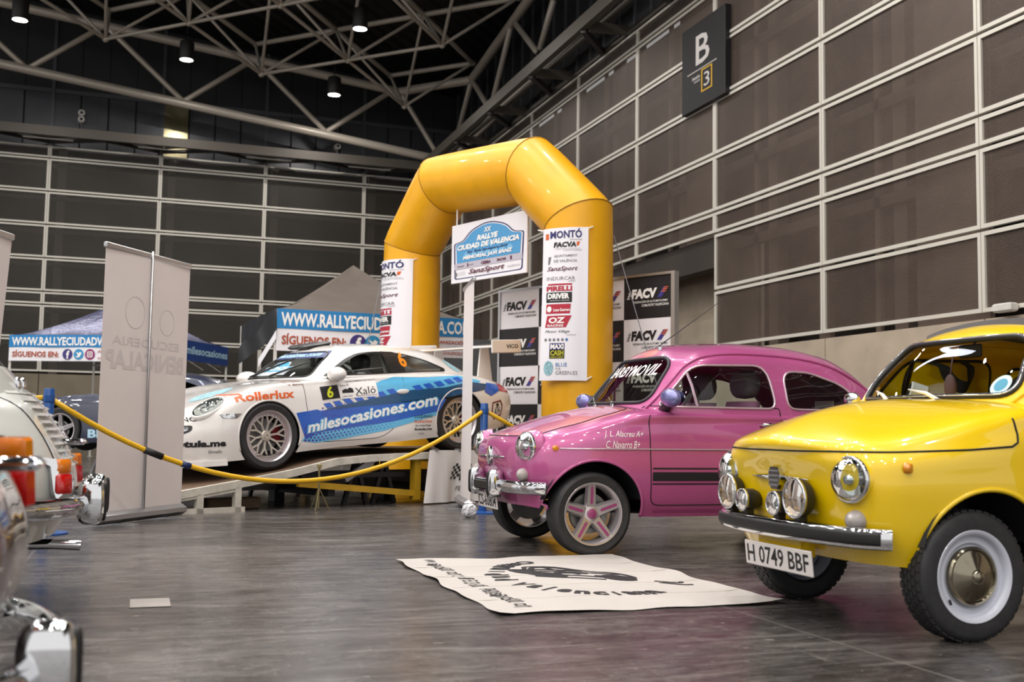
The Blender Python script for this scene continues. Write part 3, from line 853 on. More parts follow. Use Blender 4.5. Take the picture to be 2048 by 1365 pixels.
def car_shell(root, LB, GH, paint, arches, wells=True, doors=None, hood=None, lid=None, windows=(), ws=None, rw=None, glass=None, ws_glass=None, frame_mat_=None, ztop=2.0, extra=None):
    """cuts the lofted body into painted body, doors, hood, panes; arches = [(u, z, R)]"""
    glass = glass or M_GLASS
    p = piece(LB)
    def arch_f(V):
        f = np.full(len(V), 9.0)
        for (u, z, R) in arches: f = np.minimum(f, np.hypot(V[:, 0]-u, V[:, 2]-z)-R)
        return np.maximum(f, .28-np.abs(V[:, 1]))
    _, p = split(p, arch_f)
    if hood:
        a, p = split(p, hood); mkp('hood', a, paint, root)
    if lid:
        a, p = split(p, lid); mkp('engine_lid', a, paint, root)
    if doors is not None:
        for s in (-1, 1):
            f = lambda V: np.maximum(sdf(doors, V[:, 0], V[:, 2]), .3-s*V[:, 1])
            a, p = split(p, f); mkp('door', a, paint, root)
    body = mkp('body', p, paint, root)
    # wells, lips, floor
    for (u, z, R) in arches:
        for s in (-1, 1):
            pts = [(u+R*math.cos(a), z+R*math.sin(a)) for a in np.linspace(-.35, PI+.35, 40)]
            lip = [Vector(side_fn(LB['bvh'], -.004, s)(*q)) for q in pts if q[1] > .2]
            mk('arch_lip', tube(lip, .011, 6), paint, root, True)
            if wells:
                V = []; F = []
                m = 15
                for yy in (.26, .70):
                    for a in np.linspace(.22, PI-.22, m): V.append((u+(R+.015)*math.cos(a), s*yy if yy < .5 else s*min(.62, abs(lip[len(lip)//2].y)-.02), z+(R+.015)*math.sin(a)))
                F = [(i, i+1, m+i+1, m+i) for i in range(m-1)] + [tuple(range(m))]
                mk('wheel_well', (V, F), M_WELL, root, 'auto')
    b = LB['bot']; n = len(b)
    V = [(q[0], -q[1]*.97, q[2]+.02) for q in b]+[(q[0], q[1]*.97, q[2]+.02) for q in b]
    mk('floor_pan', (V, [(i, i+1, n+i+1, n+i) for i in range(n-1)]), M_UNDER, root)
    if GH is None: return body
    g = piece(GH)
    _, g = split(g, lambda V: V[:, 2]-.84)
    if ws is not None:
        ws_poly, umax = ws
        f = lambda V: np.maximum(sdf(ws_poly, V[:, 1], V[:, 2]), V[:, 0]-umax)
        a, g = split(g, f); mkp('windscreen', shift(a, -.006), ws_glass or glass, root)
    if rw is not None:
        rw_poly, umin = rw
        f = lambda V: np.maximum(sdf(rw_poly, V[:, 1], V[:, 2]), umin-V[:, 0])
        a, g = split(g, f); mkp('rear_window', shift(a, -.006), glass, root)
    for nm, poly, gm in windows:
        for s in (-1, 1):
            f = lambda V: np.maximum(sdf(poly, V[:, 0], V[:, 2]), .28-s*V[:, 1])
            a, g = split(g, f); mkp(nm, shift(a, -.006), gm or glass, root)
    if extra:
        for nm, fld, m_, d in extra:
            a, g = split(g, fld); mkp(nm, shift(a, d), m_, root)
    mkp('cabin', g, frame_mat_ or paint, root)
    return body
def headlamp(parent, c, r, m_rim, yaw=0.0, depth=.05, name='headlamp', lens=None, tilt=0.0, pod=None):
    """round lamp facing -x (forwards); rim is the part, lens and bowl its sub-parts"""
    o = mk(name, lathe([(r*.98, .02), (r*1.03, .012), (r*1.05, 0), (r*1.03, -.010), (r*.97, -.013), (r*.92, -.008)], 32, 'x'), m_rim, parent, True, loc=c, rot=(0, tilt, yaw))
    if pod: mk('lamp_pod', lathe([(r*1.02, .004), (r*1.06, .012), (r*1.08, .03), (r*1.14, depth), (r*1.2, depth+.04)], 32, 'x'), pod, o, True)
    mk('reflector', lathe([(r*.92, -.008), (r*.75, -.004), (r*.4, .004), (r*.2, .006), (r*.2, -.022), (.001, -.026)], 28, 'x'), M_CHROME, o, True)
    mk('lens', lathe([(r*.95, -.008), (r*.88, -.026), (r*.7, -.042), (r*.4, -.053), (.001, -.057)], 28, 'x'), lens or M_GLASS, o, True)
    return o
def bumper_sweep(path, prof, name, m, parent):
    """sweep a closed (out, z) profile along a plan path [(u, y)] at heights in the profile"""
    P = [Vector((p[0], p[1], 0)) for p in path]; n = len(P); V = []; F = []; k = len(prof)
    for i in range(n):
        d = (P[min(i+1, n-1)]-P[max(i-1, 0)]).normalized(); o = Vector((-d.y, d.x, 0))
        for a, z in prof: V.append(tuple(P[i]+o*a+Vector((0, 0, z))))
    for i in range(n-1):
        for j in range(k):
            l = (j+1) % k; F.append((i*k+j, i*k+l, (i+1)*k+l, (i+1)*k+j))
    F += [tuple(range(k)), tuple((n-1)*k+j for j in range(k))[::-1]]
    return mk(name, (V, F), m, parent, True)
def seat(parent, u, y, m, m2, back_tilt=.2, base=.30, head=True):
    s = mk('seat', xf(bbox(-.24, .22, -.22, .22, 0, .14, .05), Matrix.Translation((u, y, base))), m, parent, 'auto')
    def bk(a, b):
        th = a*2*PI; x = .075*math.cos(th); yy = .21*math.copysign(abs(math.sin(th))**.6, math.sin(th))*(1-.18*b*b)
        z = b*.48
        return (u+.2+x+z*back_tilt, y+yy, base+.1+z)
    mk('backrest', grid(bk, 20, 6, True), m, parent, True)
    if head:
        # headrest: rounded pad
        def hr(a, b):
            th = a*2*PI; ph = b*PI; x = .075*math.sin(ph)**.6*math.copysign(abs(math.cos(th))**.7, math.cos(th)); yy = .14*math.sin(ph)**.6*math.copysign(abs(math.sin(th))**.7, math.sin(th))
            return (u+.31+x, y+yy, base+.70-.10*math.cos(ph))
        mk('headrest', grid(hr, 20, 8, True), m2 or m, parent, True)
    return s
def steering(parent, u, y, z, r=.19):
    m = Matrix.Translation((u, y, z)) @ Matrix.Rotation(-1.05, 4, 'Y')
    o = mk('steering_wheel', xf(tube([(r*math.cos(a), r*math.sin(a), 0) for a in np.linspace(0, 2*PI, 33)[:-1]], .011, 8, True), m), M_BLACKPLASTIC, parent, True)
    mk('steering_hub', xf(join(lathe([(.04, -.02), (.04, .02), (.001, .025)], 12), tube([(-r, 0, 0), (r, 0, 0)], .008, 6)), m), M_BLACKPLASTIC, o)
# ================================================================== ROUNDED REAR-ENGINED SALOONS (three of one kind)
S6 = [
 [(-.40,0,.30),(-.43,0,.40),(-.455,0,.50),(-.47,0,.60),(-.455,0,.69),(-.40,0,.748),(-.30,0,.79)],
 [(-.40,.20,.30),(-.43,.20,.40),(-.455,.20,.50),(-.465,.20,.60),(-.45,.20,.685),(-.385,.185,.748),(-.25,0,.815)],
 [(-.37,.40,.30),(-.40,.41,.40),(-.425,.42,.50),(-.43,.43,.60),(-.41,.42,.69),(-.33,.38,.758),(-.12,0,.862)],
 [(-.30,.53,.29),(-.32,.555,.40),(-.335,.575,.50),(-.33,.58,.60),(-.30,.56,.70),(-.20,.49,.785),(.03,0,.905)],
 [(-.14,.60,.27),(-.14,.635,.38),(-.14,.655,.50),(-.13,.655,.61),(-.11,.63,.73),(-.04,.53,.82),(.17,0,.935)],
 [(.10,.62,.25),(.10,.66,.37),(.10,.68,.50),(.10,.68,.63),(.10,.66,.77),(.13,.56,.87),(.28,0,.953)],
 [(.40,.62,.24),(.40,.67,.36),(.40,.69,.50),(.40,.69,.65),(.40,.67,.82),(.40,.60,.92),(.42,0,.962)],
 [(1.0,.62,.24),(1.0,.67,.36),(1.0,.69,.50),(1.0,.69,.65),(1.0,.67,.83),(1.0,.60,.92),(1.0,0,.94)],
 [(1.6,.62,.24),(1.6,.67,.36),(1.6,.69,.50),(1.6,.69,.65),(1.6,.67,.83),(1.6,.60,.92),(1.6,0,.95)],
 [(2.1,.62,.25),(2.1,.67,.37),(2.1,.69,.50),(2.1,.685,.64),(2.1,.65,.81),(2.08,.56,.92),(2.1,0,.99)],
 [(2.40,.58,.27),(2.43,.63,.38),(2.45,.65,.50),(2.43,.65,.63),(2.38,.60,.79),(2.32,.50,.90),(2.28,0,.99)],
 [(2.58,.47,.30),(2.62,.49,.40),(2.64,.50,.50),(2.63,.49,.62),(2.57,.45,.77),(2.49,.37,.88),(2.38,0,.98)],
 [(2.65,.25,.31),(2.70,.26,.41),(2.72,.26,.51),(2.70,.25,.62),(2.63,.23,.76),(2.55,.20,.88),(2.44,0,.96)],
 [(2.66,0,.31),(2.71,0,.41),(2.73,0,.51),(2.71,0,.62),(2.645,0,.76),(2.56,0,.88),(2.48,0,.945)]]
G6 = [
 [(.30,0,.83),(.36,0,.955),(.46,0,1.08),(.575,0,1.23),(.65,0,1.315),(.78,0,1.385),(1.0,0,1.412)],
 [(.32,.32,.83),(.375,.32,.95),(.475,.31,1.08),(.585,.29,1.225),(.66,.27,1.305),(.80,.20,1.375),(1.06,0,1.416)],
 [(.40,.545,.83),(.45,.535,.94),(.55,.515,1.08),(.655,.48,1.21),(.72,.44,1.285),(.86,.30,1.365),(1.12,0,1.419)],
 [(.60,.65,.83),(.63,.645,.93),(.70,.62,1.07),(.78,.58,1.20),(.83,.53,1.285),(.95,.36,1.37),(1.18,0,1.42)],
 [(1.1,.668,.83),(1.1,.655,.93),(1.1,.63,1.07),(1.1,.59,1.205),(1.1,.54,1.305),(1.15,.37,1.388),(1.3,0,1.421)],
 [(1.6,.668,.83),(1.6,.655,.93),(1.6,.63,1.07),(1.6,.585,1.195),(1.6,.53,1.29),(1.58,.36,1.375),(1.5,0,1.418)],
 [(2.05,.64,.83),(2.03,.625,.93),(2.0,.60,1.06),(1.95,.55,1.17),(1.9,.49,1.255),(1.82,.33,1.345),(1.66,0,1.41)],
 [(2.38,.51,.83),(2.33,.50,.93),(2.26,.47,1.05),(2.17,.42,1.15),(2.08,.37,1.235),(1.95,.26,1.33),(1.76,0,1.403)],
 [(2.52,.27,.83),(2.46,.27,.93),(2.37,.25,1.05),(2.27,.22,1.15),(2.17,.20,1.235),(2.02,.14,1.325),(1.84,0,1.395)],
 [(2.56,0,.83),(2.50,0,.93),(2.40,0,1.05),(2.30,0,1.15),(2.20,0,1.235),(2.05,0,1.325),(1.9,0,1.388)]]
LB6 = loft(S6); GH6 = loft(G6)
DOOR6 = round_poly([(.385, .315), (.372, .60), (.37, .87), (.42, .95), (1.34, .95), (1.35, .70), (1.335, .48), (1.25, .315)], [.06, .02, .02, .02, .02, .1, .1, .1])
WIN6 = round_poly([(.475, .945), (.735, 1.225), (1.275, 1.238), (1.32, .945)], [.05, .09, .10, .07])
QWIN6 = round_poly([(1.41, .945), (1.395, 1.205), (1.62, 1.20), (1.88, 1.12), (2.06, .945)], [.07, .10, .06, .08, .05])
WS6 = round_poly([(-.50, .972), (.50, .972), (.415, 1.285), (-.415, 1.285)], [.10, .10, .11, .11], 7)
RW6 = round_poly([(-.36, 1.02), (.36, 1.02), (.26, 1.23), (-.26, 1.23)], .09, 6)
HOOD6 = lambda V: np.maximum(np.maximum(sdf(round_poly([(-.60, -.47), (.30, -.50), (.34, 0), (.30, .50), (-.60, .47)], [.02, .08, .3, .08, .02]), V[:, 0], V[:, 1]), .735-V[:, 2]), V[:, 0]-.4)
LID6 = lambda V: np.maximum(np.maximum(np.abs(V[:, 1])-.40-.05*(V[:, 2]-.6), .44-V[:, 2]), 2.35-V[:, 0])
M_SEAL = mat('window_rubber', '#26242a', .5)
def saloon(name, label, loc, paint, glass, front=True, rear=True, trimmat=M_CHROME, interior=None, wheels='alloy', wm=None, R=.262, rimr=.19):
    root = thing(name, label, 'car', loc)
    car_shell(root, LB6, GH6, paint, [(.012, .275, .325), (2.0, .275, .325)], doors=DOOR6, hood=HOOD6, lid=LID6,
              windows=[('door_window', WIN6, glass), ('quarter_window', QWIN6, glass)], ws=(WS6, .85), rw=(RW6, 1.9), glass=glass, ws_glass=M_GLASS)
    sb, sg = LB6['bvh'], GH6['bvh']
    for s in (-1, 1):
        if s == 1 and not front: continue
        trim('window_trim', WIN6, side_fn(sg, .0, s), .009, trimmat, root); trim('window_trim', QWIN6, side_fn(sg, .0, s), .009, trimmat, root)
        trim('door_gap', DOOR6[:], lambda u, z: side_fn(sb if z < .9 else sg, .0, s)(u, z), .0035, M_GAP, root)
        gut = [(.36, .87), (.47, .98), (.60, 1.12), (.72, 1.235), (.86, 1.29), (1.1, 1.312), (1.5, 1.302), (1.8, 1.255), (2.05, 1.15), (2.22, 1.03)]
        trim('rain_gutter', cr(gut, 4), side_fn(sg, .004, s), .010, paint, root, False)
        trim('side_moulding', [(-.22, .668), (.36, .670), (1.3, .672), (2.3, .672)], side_fn(sb, .002, s), .006, trimmat, root, False)
        mk('vent_bar', tube([side_fn(sg, .001, s)(.725, .95), side_fn(sg, .001, s)(.705, 1.09), side_fn(sg, .001, s)(.695, 1.19)], .010, 6), trimmat, root)
        hd = [side_fn(sb, .035, s)(u, .833) for u in (1.20, 1.24, 1.30)]
        mk('door_handle', tube([side_fn(sb, .0, s)(1.18, .835)]+hd+[side_fn(sb, .0, s)(1.325, .835)], [.008, .014, .013, .012, .008], 8), M_CHROME, root, True)
    trim('windscreen_seal', WS6, front_fn(sg, .0), .014, M_SEAL, root)
    hood_line = [(-.60+.02, 0)]
    trim('hood_gap', [(-.46, .738), (-.40, .742), (-.2, .74), (0, .74), (.2, .74), (.40, .742), (.46, .738)], lambda y, z: front_fn(sb, .0)(y, z), .004, M_GAP, root, False)
    for s in (-1, 1):
        trim('hood_gap', [(-.335, s*.475), (-.2, s*.482), (0, s*.49), (.22, s*.498), (.285, s*.485), (.315, s*.44), (.335, s*.2), (.34, 0)], top_fn(sb, .0), .004, M_GAP, root, False)
    wm = wm or (M_GALV, M_CHROME)
    for u in (0.0, 2.0):
        for s in (-1, 1): wheel(root, u, s*.565, R, R, rimr, .17, wheels, wm, s < 0)
    # interior
    if interior:
        im, im2 = interior
        for y in (-.3, .3): seat(root, .98, y, im, im2, base=.42)
        mk('dashboard', bbox(.50, .72, -.54, .54, .80, .93, .04), im2, root, 'auto')
        steering(root, .80, -.28, .93)
        mk('rear_seat', bbox(1.72, 1.95, -.55, .55, .45, .95, .08), im, root, 'auto')
        mk('inside_mirror', join(bbox(.66, .68, -.1, .1, 1.20, 1.26, .01), tube([(.68, 0, 1.23), (.74, 0, 1.30)], .006, 6)), M_BLACKPLASTIC, root)
    return root

# ------------------------------------------------------------------ pink saloon
M_PINK = mat('pink_car_paint', '#b9568f', .30, .15, 1.0, var=.04, vscale=2)
M_PINKDARK = mat('purple_pink_paint', '#9c3f74', .35, 0, .6)
M_PINKSEAT = mat('mauve_velour', '#cf93b5', .85)
M_GREYSEAT = mat('grey_velour', '#857e8a', .85)
M_SILVERPINK = mat('silver_alloy', '#cfc8cc', .28, .7)
pk = saloon('pink_saloon', 'pink vintage saloon with black door stripes and five-spoke wheels', (2.735, 7.0, 0), M_PINK, M_GLASS, interior=(M_PINKSEAT, M_GREYSEAT),
            wheels='alloy', wm=(M_SILVERPINK, M_PINKDARK), trimmat=mat('pale_pink_chrome', '#d9bccb', .2, .6))
sb, sg = LB6['bvh'], GH6['bvh']
ff = front_fn(sb, 0); sf_ = side_fn(sb, .002)
for s in (-1, 1):
    headlamp(pk, tuple(ff(s*.462, .675)+Vector((.010, s*.012, 0))), .092, M_CHROME, yaw=-s*.26, depth=.035, pod=M_PINK)
    o = mk('sidelight', lathe([(.040, .02), (.042, -.005), (.034, -.03), (.015, -.045), (.001, -.048)], 20, 'x'), mat('frosted_lens', '#aaa3a1', .2, coat=.5), pk, 'auto', loc=tuple(ff(s*.47, .50)+Vector((0, 0, 0))), rot=(0, 0, -s*.35))
    mk('side_repeater', lathe([(.001, -.016), (.016, -.012), (.020, 0), (.020, .01)], 16, 'y'), M_ORANGE, pk, 'auto', loc=tuple(side_fn(sb, 0, s)(-.245, .67)), rot=(0, 0, 0 if s < 0 else PI))
# badge with whiskers
eb = ff(0, .605)
mk('badge', xf(lathe([(.05, .01), (.052, -.012), (.045, -.022), (.03, -.018), (.001, -.02)], 8, 'x'), Matrix.Translation(eb) @ Matrix.Diagonal((1, .75, 1.25, 1))), M_CHROME, pk, 'auto')
for s in (-1, 1):
    mk('badge_bar', tube([ff(s*y, .605)+Vector((-.008, 0, 0)) for y in (.04, .1, .18, .27)], [.009, .009, .007, .002], 8), M_CHROME, pk, True)
# bumper: two chrome quarters, overriders, dark centre
path = [(-.305, -.625), (-.35, -.59), (-.41, -.48), (-.455, -.30), (-.478, -.10), (-.482, 0), (-.478, .10), (-.455, .30), (-.41, .48), (-.35, .59), (-.305, .625)]
path = cr(path, 4)
prof = [(.0, .375), (.022, .38), (.036, .40), (.038, .425), (.03, .45), (.012, .462), (0, .46)]
bumper_sweep([p for p in path], prof, 'front_bumper', M_CHROME, pk)
mk('bumper_centre', bbox(-.54, -.515, -.17, .17, .385, .45, .012), M_BLACKPLASTIC, pk)
for s in (-1, 1):
    ov = mk('overrider', pill((-.505, s*.20, .43), .055, .036, .092, .6), M_CHROME, pk, 'auto')
    mk('rubber_pad', pill((-.548, s*.20, .43), .016, .020, .078, .5), M_BLACK, ov, 'auto')
def plate(parent, c, w, h, s, rot=(0, 0, 0), thick=.008, col=None):
    """number plate facing -x, centred at c"""
    o = mk('number_plate', bbox(-thick, 0, -w/2, w/2, -h/2, h/2, .004), col or mat('plate_white', '#ded8d6', .4), parent, loc=c, rot=rot)
    mk('plate_lettering', put(txt(s, -w*.46, w*.46, -h*.36, h*.36, .012), lambda a, b: (-thick-.001, -a, b)), M_INKBLACK, o)
    return o
plate(pk, (-.485, 0, .312), .40, .105, 'CS-60804', rot=(0, -.12, 0))
# mirror
for s in (-1, 1):
    b = side_fn(sg, 0, s)(.50, .945)
    mr = mk('door_mirror', xf(sphere((0, 0, 0), 1, 18, 10), Matrix.Translation(b+Vector((.0, s*.13, .055))) @ Matrix.Rotation(.1, 4, 'X') @ Matrix.Diagonal((.055, .105, .062, 1))), mat('lilac_mirror_shell', '#6f6fa8', .22, .3, 1.0), pk, True)
    mk('mirror_foot', tube([b+Vector((.02, -s*.01, -.025)), b+Vector((.01, s*.05, 0)), b+Vector((0, s*.12, .03))], [.04, .032, .03], 10), M_BLACKPLASTIC, mr, True)
    mk('mirror_glass', xf(lathe([(.001, .0), (.048, .0), (.048, .006), (.001, .006)], 20, 'x'), Matrix.Translation(b+Vector((.052, s*.13, .055))) @ Matrix.Diagonal((1, 1.8, 1.05, 1))), M_CHROME, mr)
# wipers
fg = front_fn(sg, .012)
for y0_, y1_ in ((.08, .32), (-.20, .02)):
    w = mk('wiper', tube([fg(y0_, .962)+Vector((-.03, 0, -.01)), fg((y0_+y1_)/2, .985)+Vector((-.015, 0, 0)), fg(y1_, 1.01)], [.009, .007, .004], 6), M_CHROME, pk, True)
    mk('wiper_pivot', lathe([(.016, -.01), (.016, .02), (.008, .03)], 12), M_CHROME, w, loc=tuple(fg(y0_, .96)+Vector((-.035, 0, -.02))))
# stripes, lettering
decal('door_stripe', join2(rect2(.388, 1.335, .470, .526), rect2(.388, 1.335, .544, .554), rect2(.388, 1.33, .447, .456)), side_fn(sb, .0022), M_INKBLACK, pk)
decal('sill_stripe', rect2(.41, 1.62, .268, .285), side_fn(sb, .0022), M_PINKDARK, pk)
decal('side_lettering', join2(txt('J. L. Alacreu A+', .06, .325, .735, .785, 0, .35), txt('C. Navarro B+', .07, .30, .675, .722, 0, .35)), side_fn(sb, .002), M_INKWHITE, pk, .04)
fgw = front_fn(sg, -.002)
decal('windscreen_lettering', txt('BARBYMOVIL', -.36, .38, 1.165, 1.245, .015, .15), lambda a, b: fgw(-a, b), M_INKWHITE, pk, .06)
# aerial
ap = top_fn(sg, 0)(.72, -.12)
mk('aerial', join(lathe([(.016, -.01), (.014, .02), (.006, .03), (.005, .05), (.001, .052)], 10)), M_CHROME, pk, loc=tuple(ap))
mk('aerial_whip', tube([ap+Vector((0, 0, .03)), ap+Vector((.55, -.02, .42))], [.004, .0015], 6), M_BLACK, pk)
# rear shelf plush and child notice in the quarter window
mk('rear_notice', box(1.93, 1.935, -.42, -.2, .92, 1.02), M_INKWHITE, pk)
# ================================================================== YELLOW CITY CAR
S5 = [
 [(-.33,0,.285),(-.385,0,.38),(-.41,0,.50),(-.43,0,.61),(-.462,0,.695),(-.475,0,.762),(-.38,0,.822)],
 [(-.33,.20,.285),(-.38,.20,.38),(-.405,.20,.50),(-.422,.20,.61),(-.448,.20,.695),(-.45,.19,.765),(-.27,0,.868)],
 [(-.315,.40,.285),(-.365,.41,.38),(-.39,.42,.50),(-.405,.43,.61),(-.412,.42,.70),(-.36,.37,.778),(-.15,0,.903)],
 [(-.26,.515,.285),(-.295,.545,.38),(-.315,.56,.50),(-.318,.568,.61),(-.30,.55,.705),(-.225,.45,.80),(-.03,0,.928)],
 [(-.10,.57,.27),(-.10,.605,.38),(-.10,.625,.50),(-.10,.632,.62),(-.09,.615,.735),(-.03,.50,.845),(.08,0,.942)],
 [(.12,.60,.26),(.12,.635,.38),(.12,.65,.50),(.12,.655,.63),(.12,.64,.77),(.14,.53,.885),(.2,0,.948)],
 [(.40,.61,.25),(.40,.645,.37),(.40,.66,.50),(.40,.66,.65),(.40,.645,.82),(.40,.56,.92),(.40,0,.95)],
 [(1.0,.61,.25),(1.0,.645,.37),(1.0,.66,.50),(1.0,.66,.65),(1.0,.645,.82),(1.0,.57,.92),(1.0,0,.94)],
 [(1.6,.61,.25),(1.6,.645,.37),(1.6,.66,.50),(1.6,.66,.65),(1.6,.64,.82),(1.6,.56,.92),(1.6,0,.96)],
 [(2.0,.59,.27),(2.0,.63,.38),(2.0,.65,.50),(2.0,.64,.64),(1.98,.60,.79),(1.95,.50,.89),(1.9,0,.96)],
 [(2.25,.45,.29),(2.28,.48,.39),(2.30,.49,.50),(2.28,.48,.63),(2.22,.44,.77),(2.15,.35,.87),(2.02,0,.95)],
 [(2.36,.22,.30),(2.41,.24,.40),(2.43,.24,.51),(2.40,.23,.63),(2.32,.21,.76),(2.22,.18,.86),(2.1,0,.93)],
 [(2.38,0,.30),(2.43,0,.40),(2.45,0,.51),(2.42,0,.63),(2.34,0,.76),(2.24,0,.86),(2.15,0,.91)]]
G5 = [
 [(.22,0,.83),(.295,0,.94),(.38,0,1.05),(.475,0,1.17),(.555,0,1.255),(.68,0,1.305),(.9,0,1.325)],
 [(.24,.30,.83),(.31,.30,.935),(.39,.29,1.05),(.485,.27,1.165),(.565,.25,1.245),(.70,.19,1.298),(.95,0,1.328)],
 [(.33,.53,.83),(.385,.525,.93),(.46,.505,1.05),(.55,.47,1.155),(.63,.43,1.23),(.76,.30,1.29),(1.0,0,1.33)],
 [(.52,.615,.83),(.55,.61,.93),(.62,.585,1.04),(.70,.545,1.14),(.76,.50,1.215),(.87,.34,1.29),(1.08,0,1.332)],
 [(1.0,.63,.83),(1.0,.62,.93),(1.0,.595,1.04),(1.0,.555,1.15),(1.0,.505,1.235),(1.05,.35,1.305),(1.2,0,1.332)],
 [(1.5,.62,.83),(1.5,.605,.93),(1.5,.57,1.04),(1.47,.52,1.14),(1.45,.47,1.22),(1.4,.32,1.29),(1.35,0,1.325)],
 [(1.95,.52,.83),(1.9,.51,.93),(1.83,.48,1.04),(1.75,.43,1.13),(1.68,.38,1.2),(1.6,.26,1.27),(1.48,0,1.315)],
 [(2.15,.30,.83),(2.08,.30,.93),(1.98,.28,1.04),(1.88,.25,1.13),(1.8,.22,1.2),(1.7,.15,1.265),(1.56,0,1.305)],
 [(2.2,0,.83),(2.13,0,.93),(2.02,0,1.04),(1.92,0,1.13),(1.83,0,1.2),(1.73,0,1.265),(1.62,0,1.297)]]
LB5 = loft(S5, 10, 8); GH5 = loft(G5, 10, 8)
M_YEL = mat('yellow_car_paint', '#f4cc02', .30, 0, 1.0, var=.03, vscale=2)
M_BLACKTRIM = mat('black_trim', '#1a1a1c', .45)
HOOD5P = round_poly([(-.8, .718), (-.25, .722), (.02, .735), (.222, .750), (.235, .80), (.225, .90), (.20, 1.3), (-.8, 1.3)], [.01, .02, .02, .035, .03, .05, .02, .01])
HOOD5 = lambda V: np.maximum(sdf(HOOD5P, V[:, 0], V[:, 2]), V[:, 0]-.19-.06*(np.abs(V[:, 1])/.55)**2)
DOOR5 = round_poly([(.46, .31), (.45, .60), (.45, .87), (.47, .97), (1.33, .97), (1.34, .70), (1.33, .48), (1.28, .31)], .05)
WIN5 = round_poly([(.50, .945), (.665, 1.165), (1.20, 1.178), (1.25, .945)], [.05, .07, .08, .06])
QWIN5 = round_poly([(1.33, .945), (1.32, 1.15), (1.50, 1.13), (1.68, .945)], .06)
WS5 = round_poly([(-.505, .955), (.505, .955), (.405, 1.222), (-.405, 1.222)], [.10, .10, .10, .10], 7)
RW5 = round_poly([(-.33, .98), (.33, .98), (.24, 1.18), (-.24, 1.18)], .07)
yl = thing('yellow_city_car', 'bright yellow vintage city car with extra round spotlights', 'car', (3.03, 4.055, 0))
CANV = lambda V: np.maximum(np.maximum(np.abs(V[:, 1])-.40, .66-V[:, 0]), np.maximum(V[:, 0]-1.55, 1.24-V[:, 2]))
car_shell(yl, LB5, GH5, M_YEL, [(.098, .298, .285), (1.86, .298, .285)], doors=DOOR5, hood=HOOD5, windows=[('door_window', WIN5, M_GLASS), ('quarter_window', QWIN5, M_GLASS)], ws=(WS5, .8), rw=(RW5, 1.6), glass=M_GLASS)
def _cv(a, b):
    e = min(a, 1-a, b, 1-b)
    return top_fn(GH5['bvh'], .018 if e > .03 else -.006)(.62+.93*a, -.41+.82*b)
mk('canvas_roof', grid(_cv, 40, 40), mat('grey_canvas', '#4c4848', .85, var=.1), yl, True)
s5, g5 = LB5['bvh'], GH5['bvh']; f5 = front_fn(s5, 0); w5 = front_fn(g5, .01)
for s in (-1, 1):
    trim('hood_gap', [(-.43, .7185), (-.3, .7205), (-.25, .722), (.02, .735), (.200, .7490), (.228, .765), (.235, .80), (.229, .86)], side_fn(s5, 0, s), .0045, M_GAP, yl, False)
    trim('door_gap', DOOR5, lambda u, z: side_fn(s5 if z < .9 else g5, 0, s)(u, z), .0035, M_GAP, yl)
    trim('window_trim', WIN5, side_fn(g5, 0, s), .010, M_BLACKTRIM, yl); trim('window_trim', QWIN5, side_fn(g5, 0, s), .010, M_BLACKTRIM, yl)
    gut = cr([(.33, .90), (.47, 1.03), (.60, 1.155), (.72, 1.215), (1.0, 1.245), (1.4, 1.235), (1.7, 1.16), (1.9, 1.03)], 4)
    trim('rain_gutter', gut, side_fn(g5, .004, s), .009, M_YEL, yl, False)
    mk('vent_bar', tube([side_fn(g5, -.004, s)(.70, .95), side_fn(g5, -.004, s)(.70, 1.165)], .011, 6), M_BLACKTRIM, yl)
    headlamp(yl, tuple(f5(s*.440, .612)+Vector((.006, s*.008, 0))), .089, M_CHROME, yaw=-s*.20, depth=.035, pod=M_YEL)
    mk('sidelight', lathe([(.040, .02), (.043, -.004), (.036, -.03), (.018, -.046), (.001, -.05)], 20, 'x'), mat('frosted_lens'), yl, 'auto', loc=tuple(f5(s*.455, .455)), rot=(0, 0, -s*.3))
    mk('side_repeater', lathe([(.001, -.018), (.018, -.014), (.022, 0), (.022, .01)], 16, 'y'), M_ORANGE, yl, 'auto', loc=tuple(side_fn(s5, 0, s)(-.245, .662)), rot=(0, 0, .5 if s < 0 else PI-.5))
trim('windscreen_seal', WS5, front_fn(g5, .0), .015, M_BLACKTRIM, yl)
trim('windscreen_chrome', [(p[0]*1.0, p[1]) for p in WS5], front_fn(g5, .012), .004, M_CHROME, yl)
trim('hood_gap', [(-.44, .7185), (-.3, .718), (-.1, .7175), (.1, .7175), (.3, .718), (.44, .7185)], lambda y, z: f5(y, z)+Vector((.004, 0, 0)), .006, M_GAP, yl, False)
# badge with wings
eb = f5(0, .60)
hx = [(-.043, .02), (-.03, .045), (.03, .045), (.043, .02), (.038, -.03), (.02, -.05), (-.02, -.05), (-.038, -.03)]
bd = mk('badge', prism(hx, 0, .03, frame_mat(eb+Vector((.004, 0, 0)), (0, -1, 0), (0, 0, 1), (-1, 0, 0))), M_CHROME, yl)
for i in range(4): mk('badge_rib', box(eb.x-.032, eb.x-.02, -.033, .033, eb.z-.035+i*.02, eb.z-.029+i*.02), M_GALV, bd)
for s in (-1, 1):
    mk('badge_wing', tube([f5(s*y, .60)+Vector((-.01, 0, 0)) for y in (.04, .09, .15, .215)], [.011, .010, .007, .002], 8), M_CHROME, yl, True)
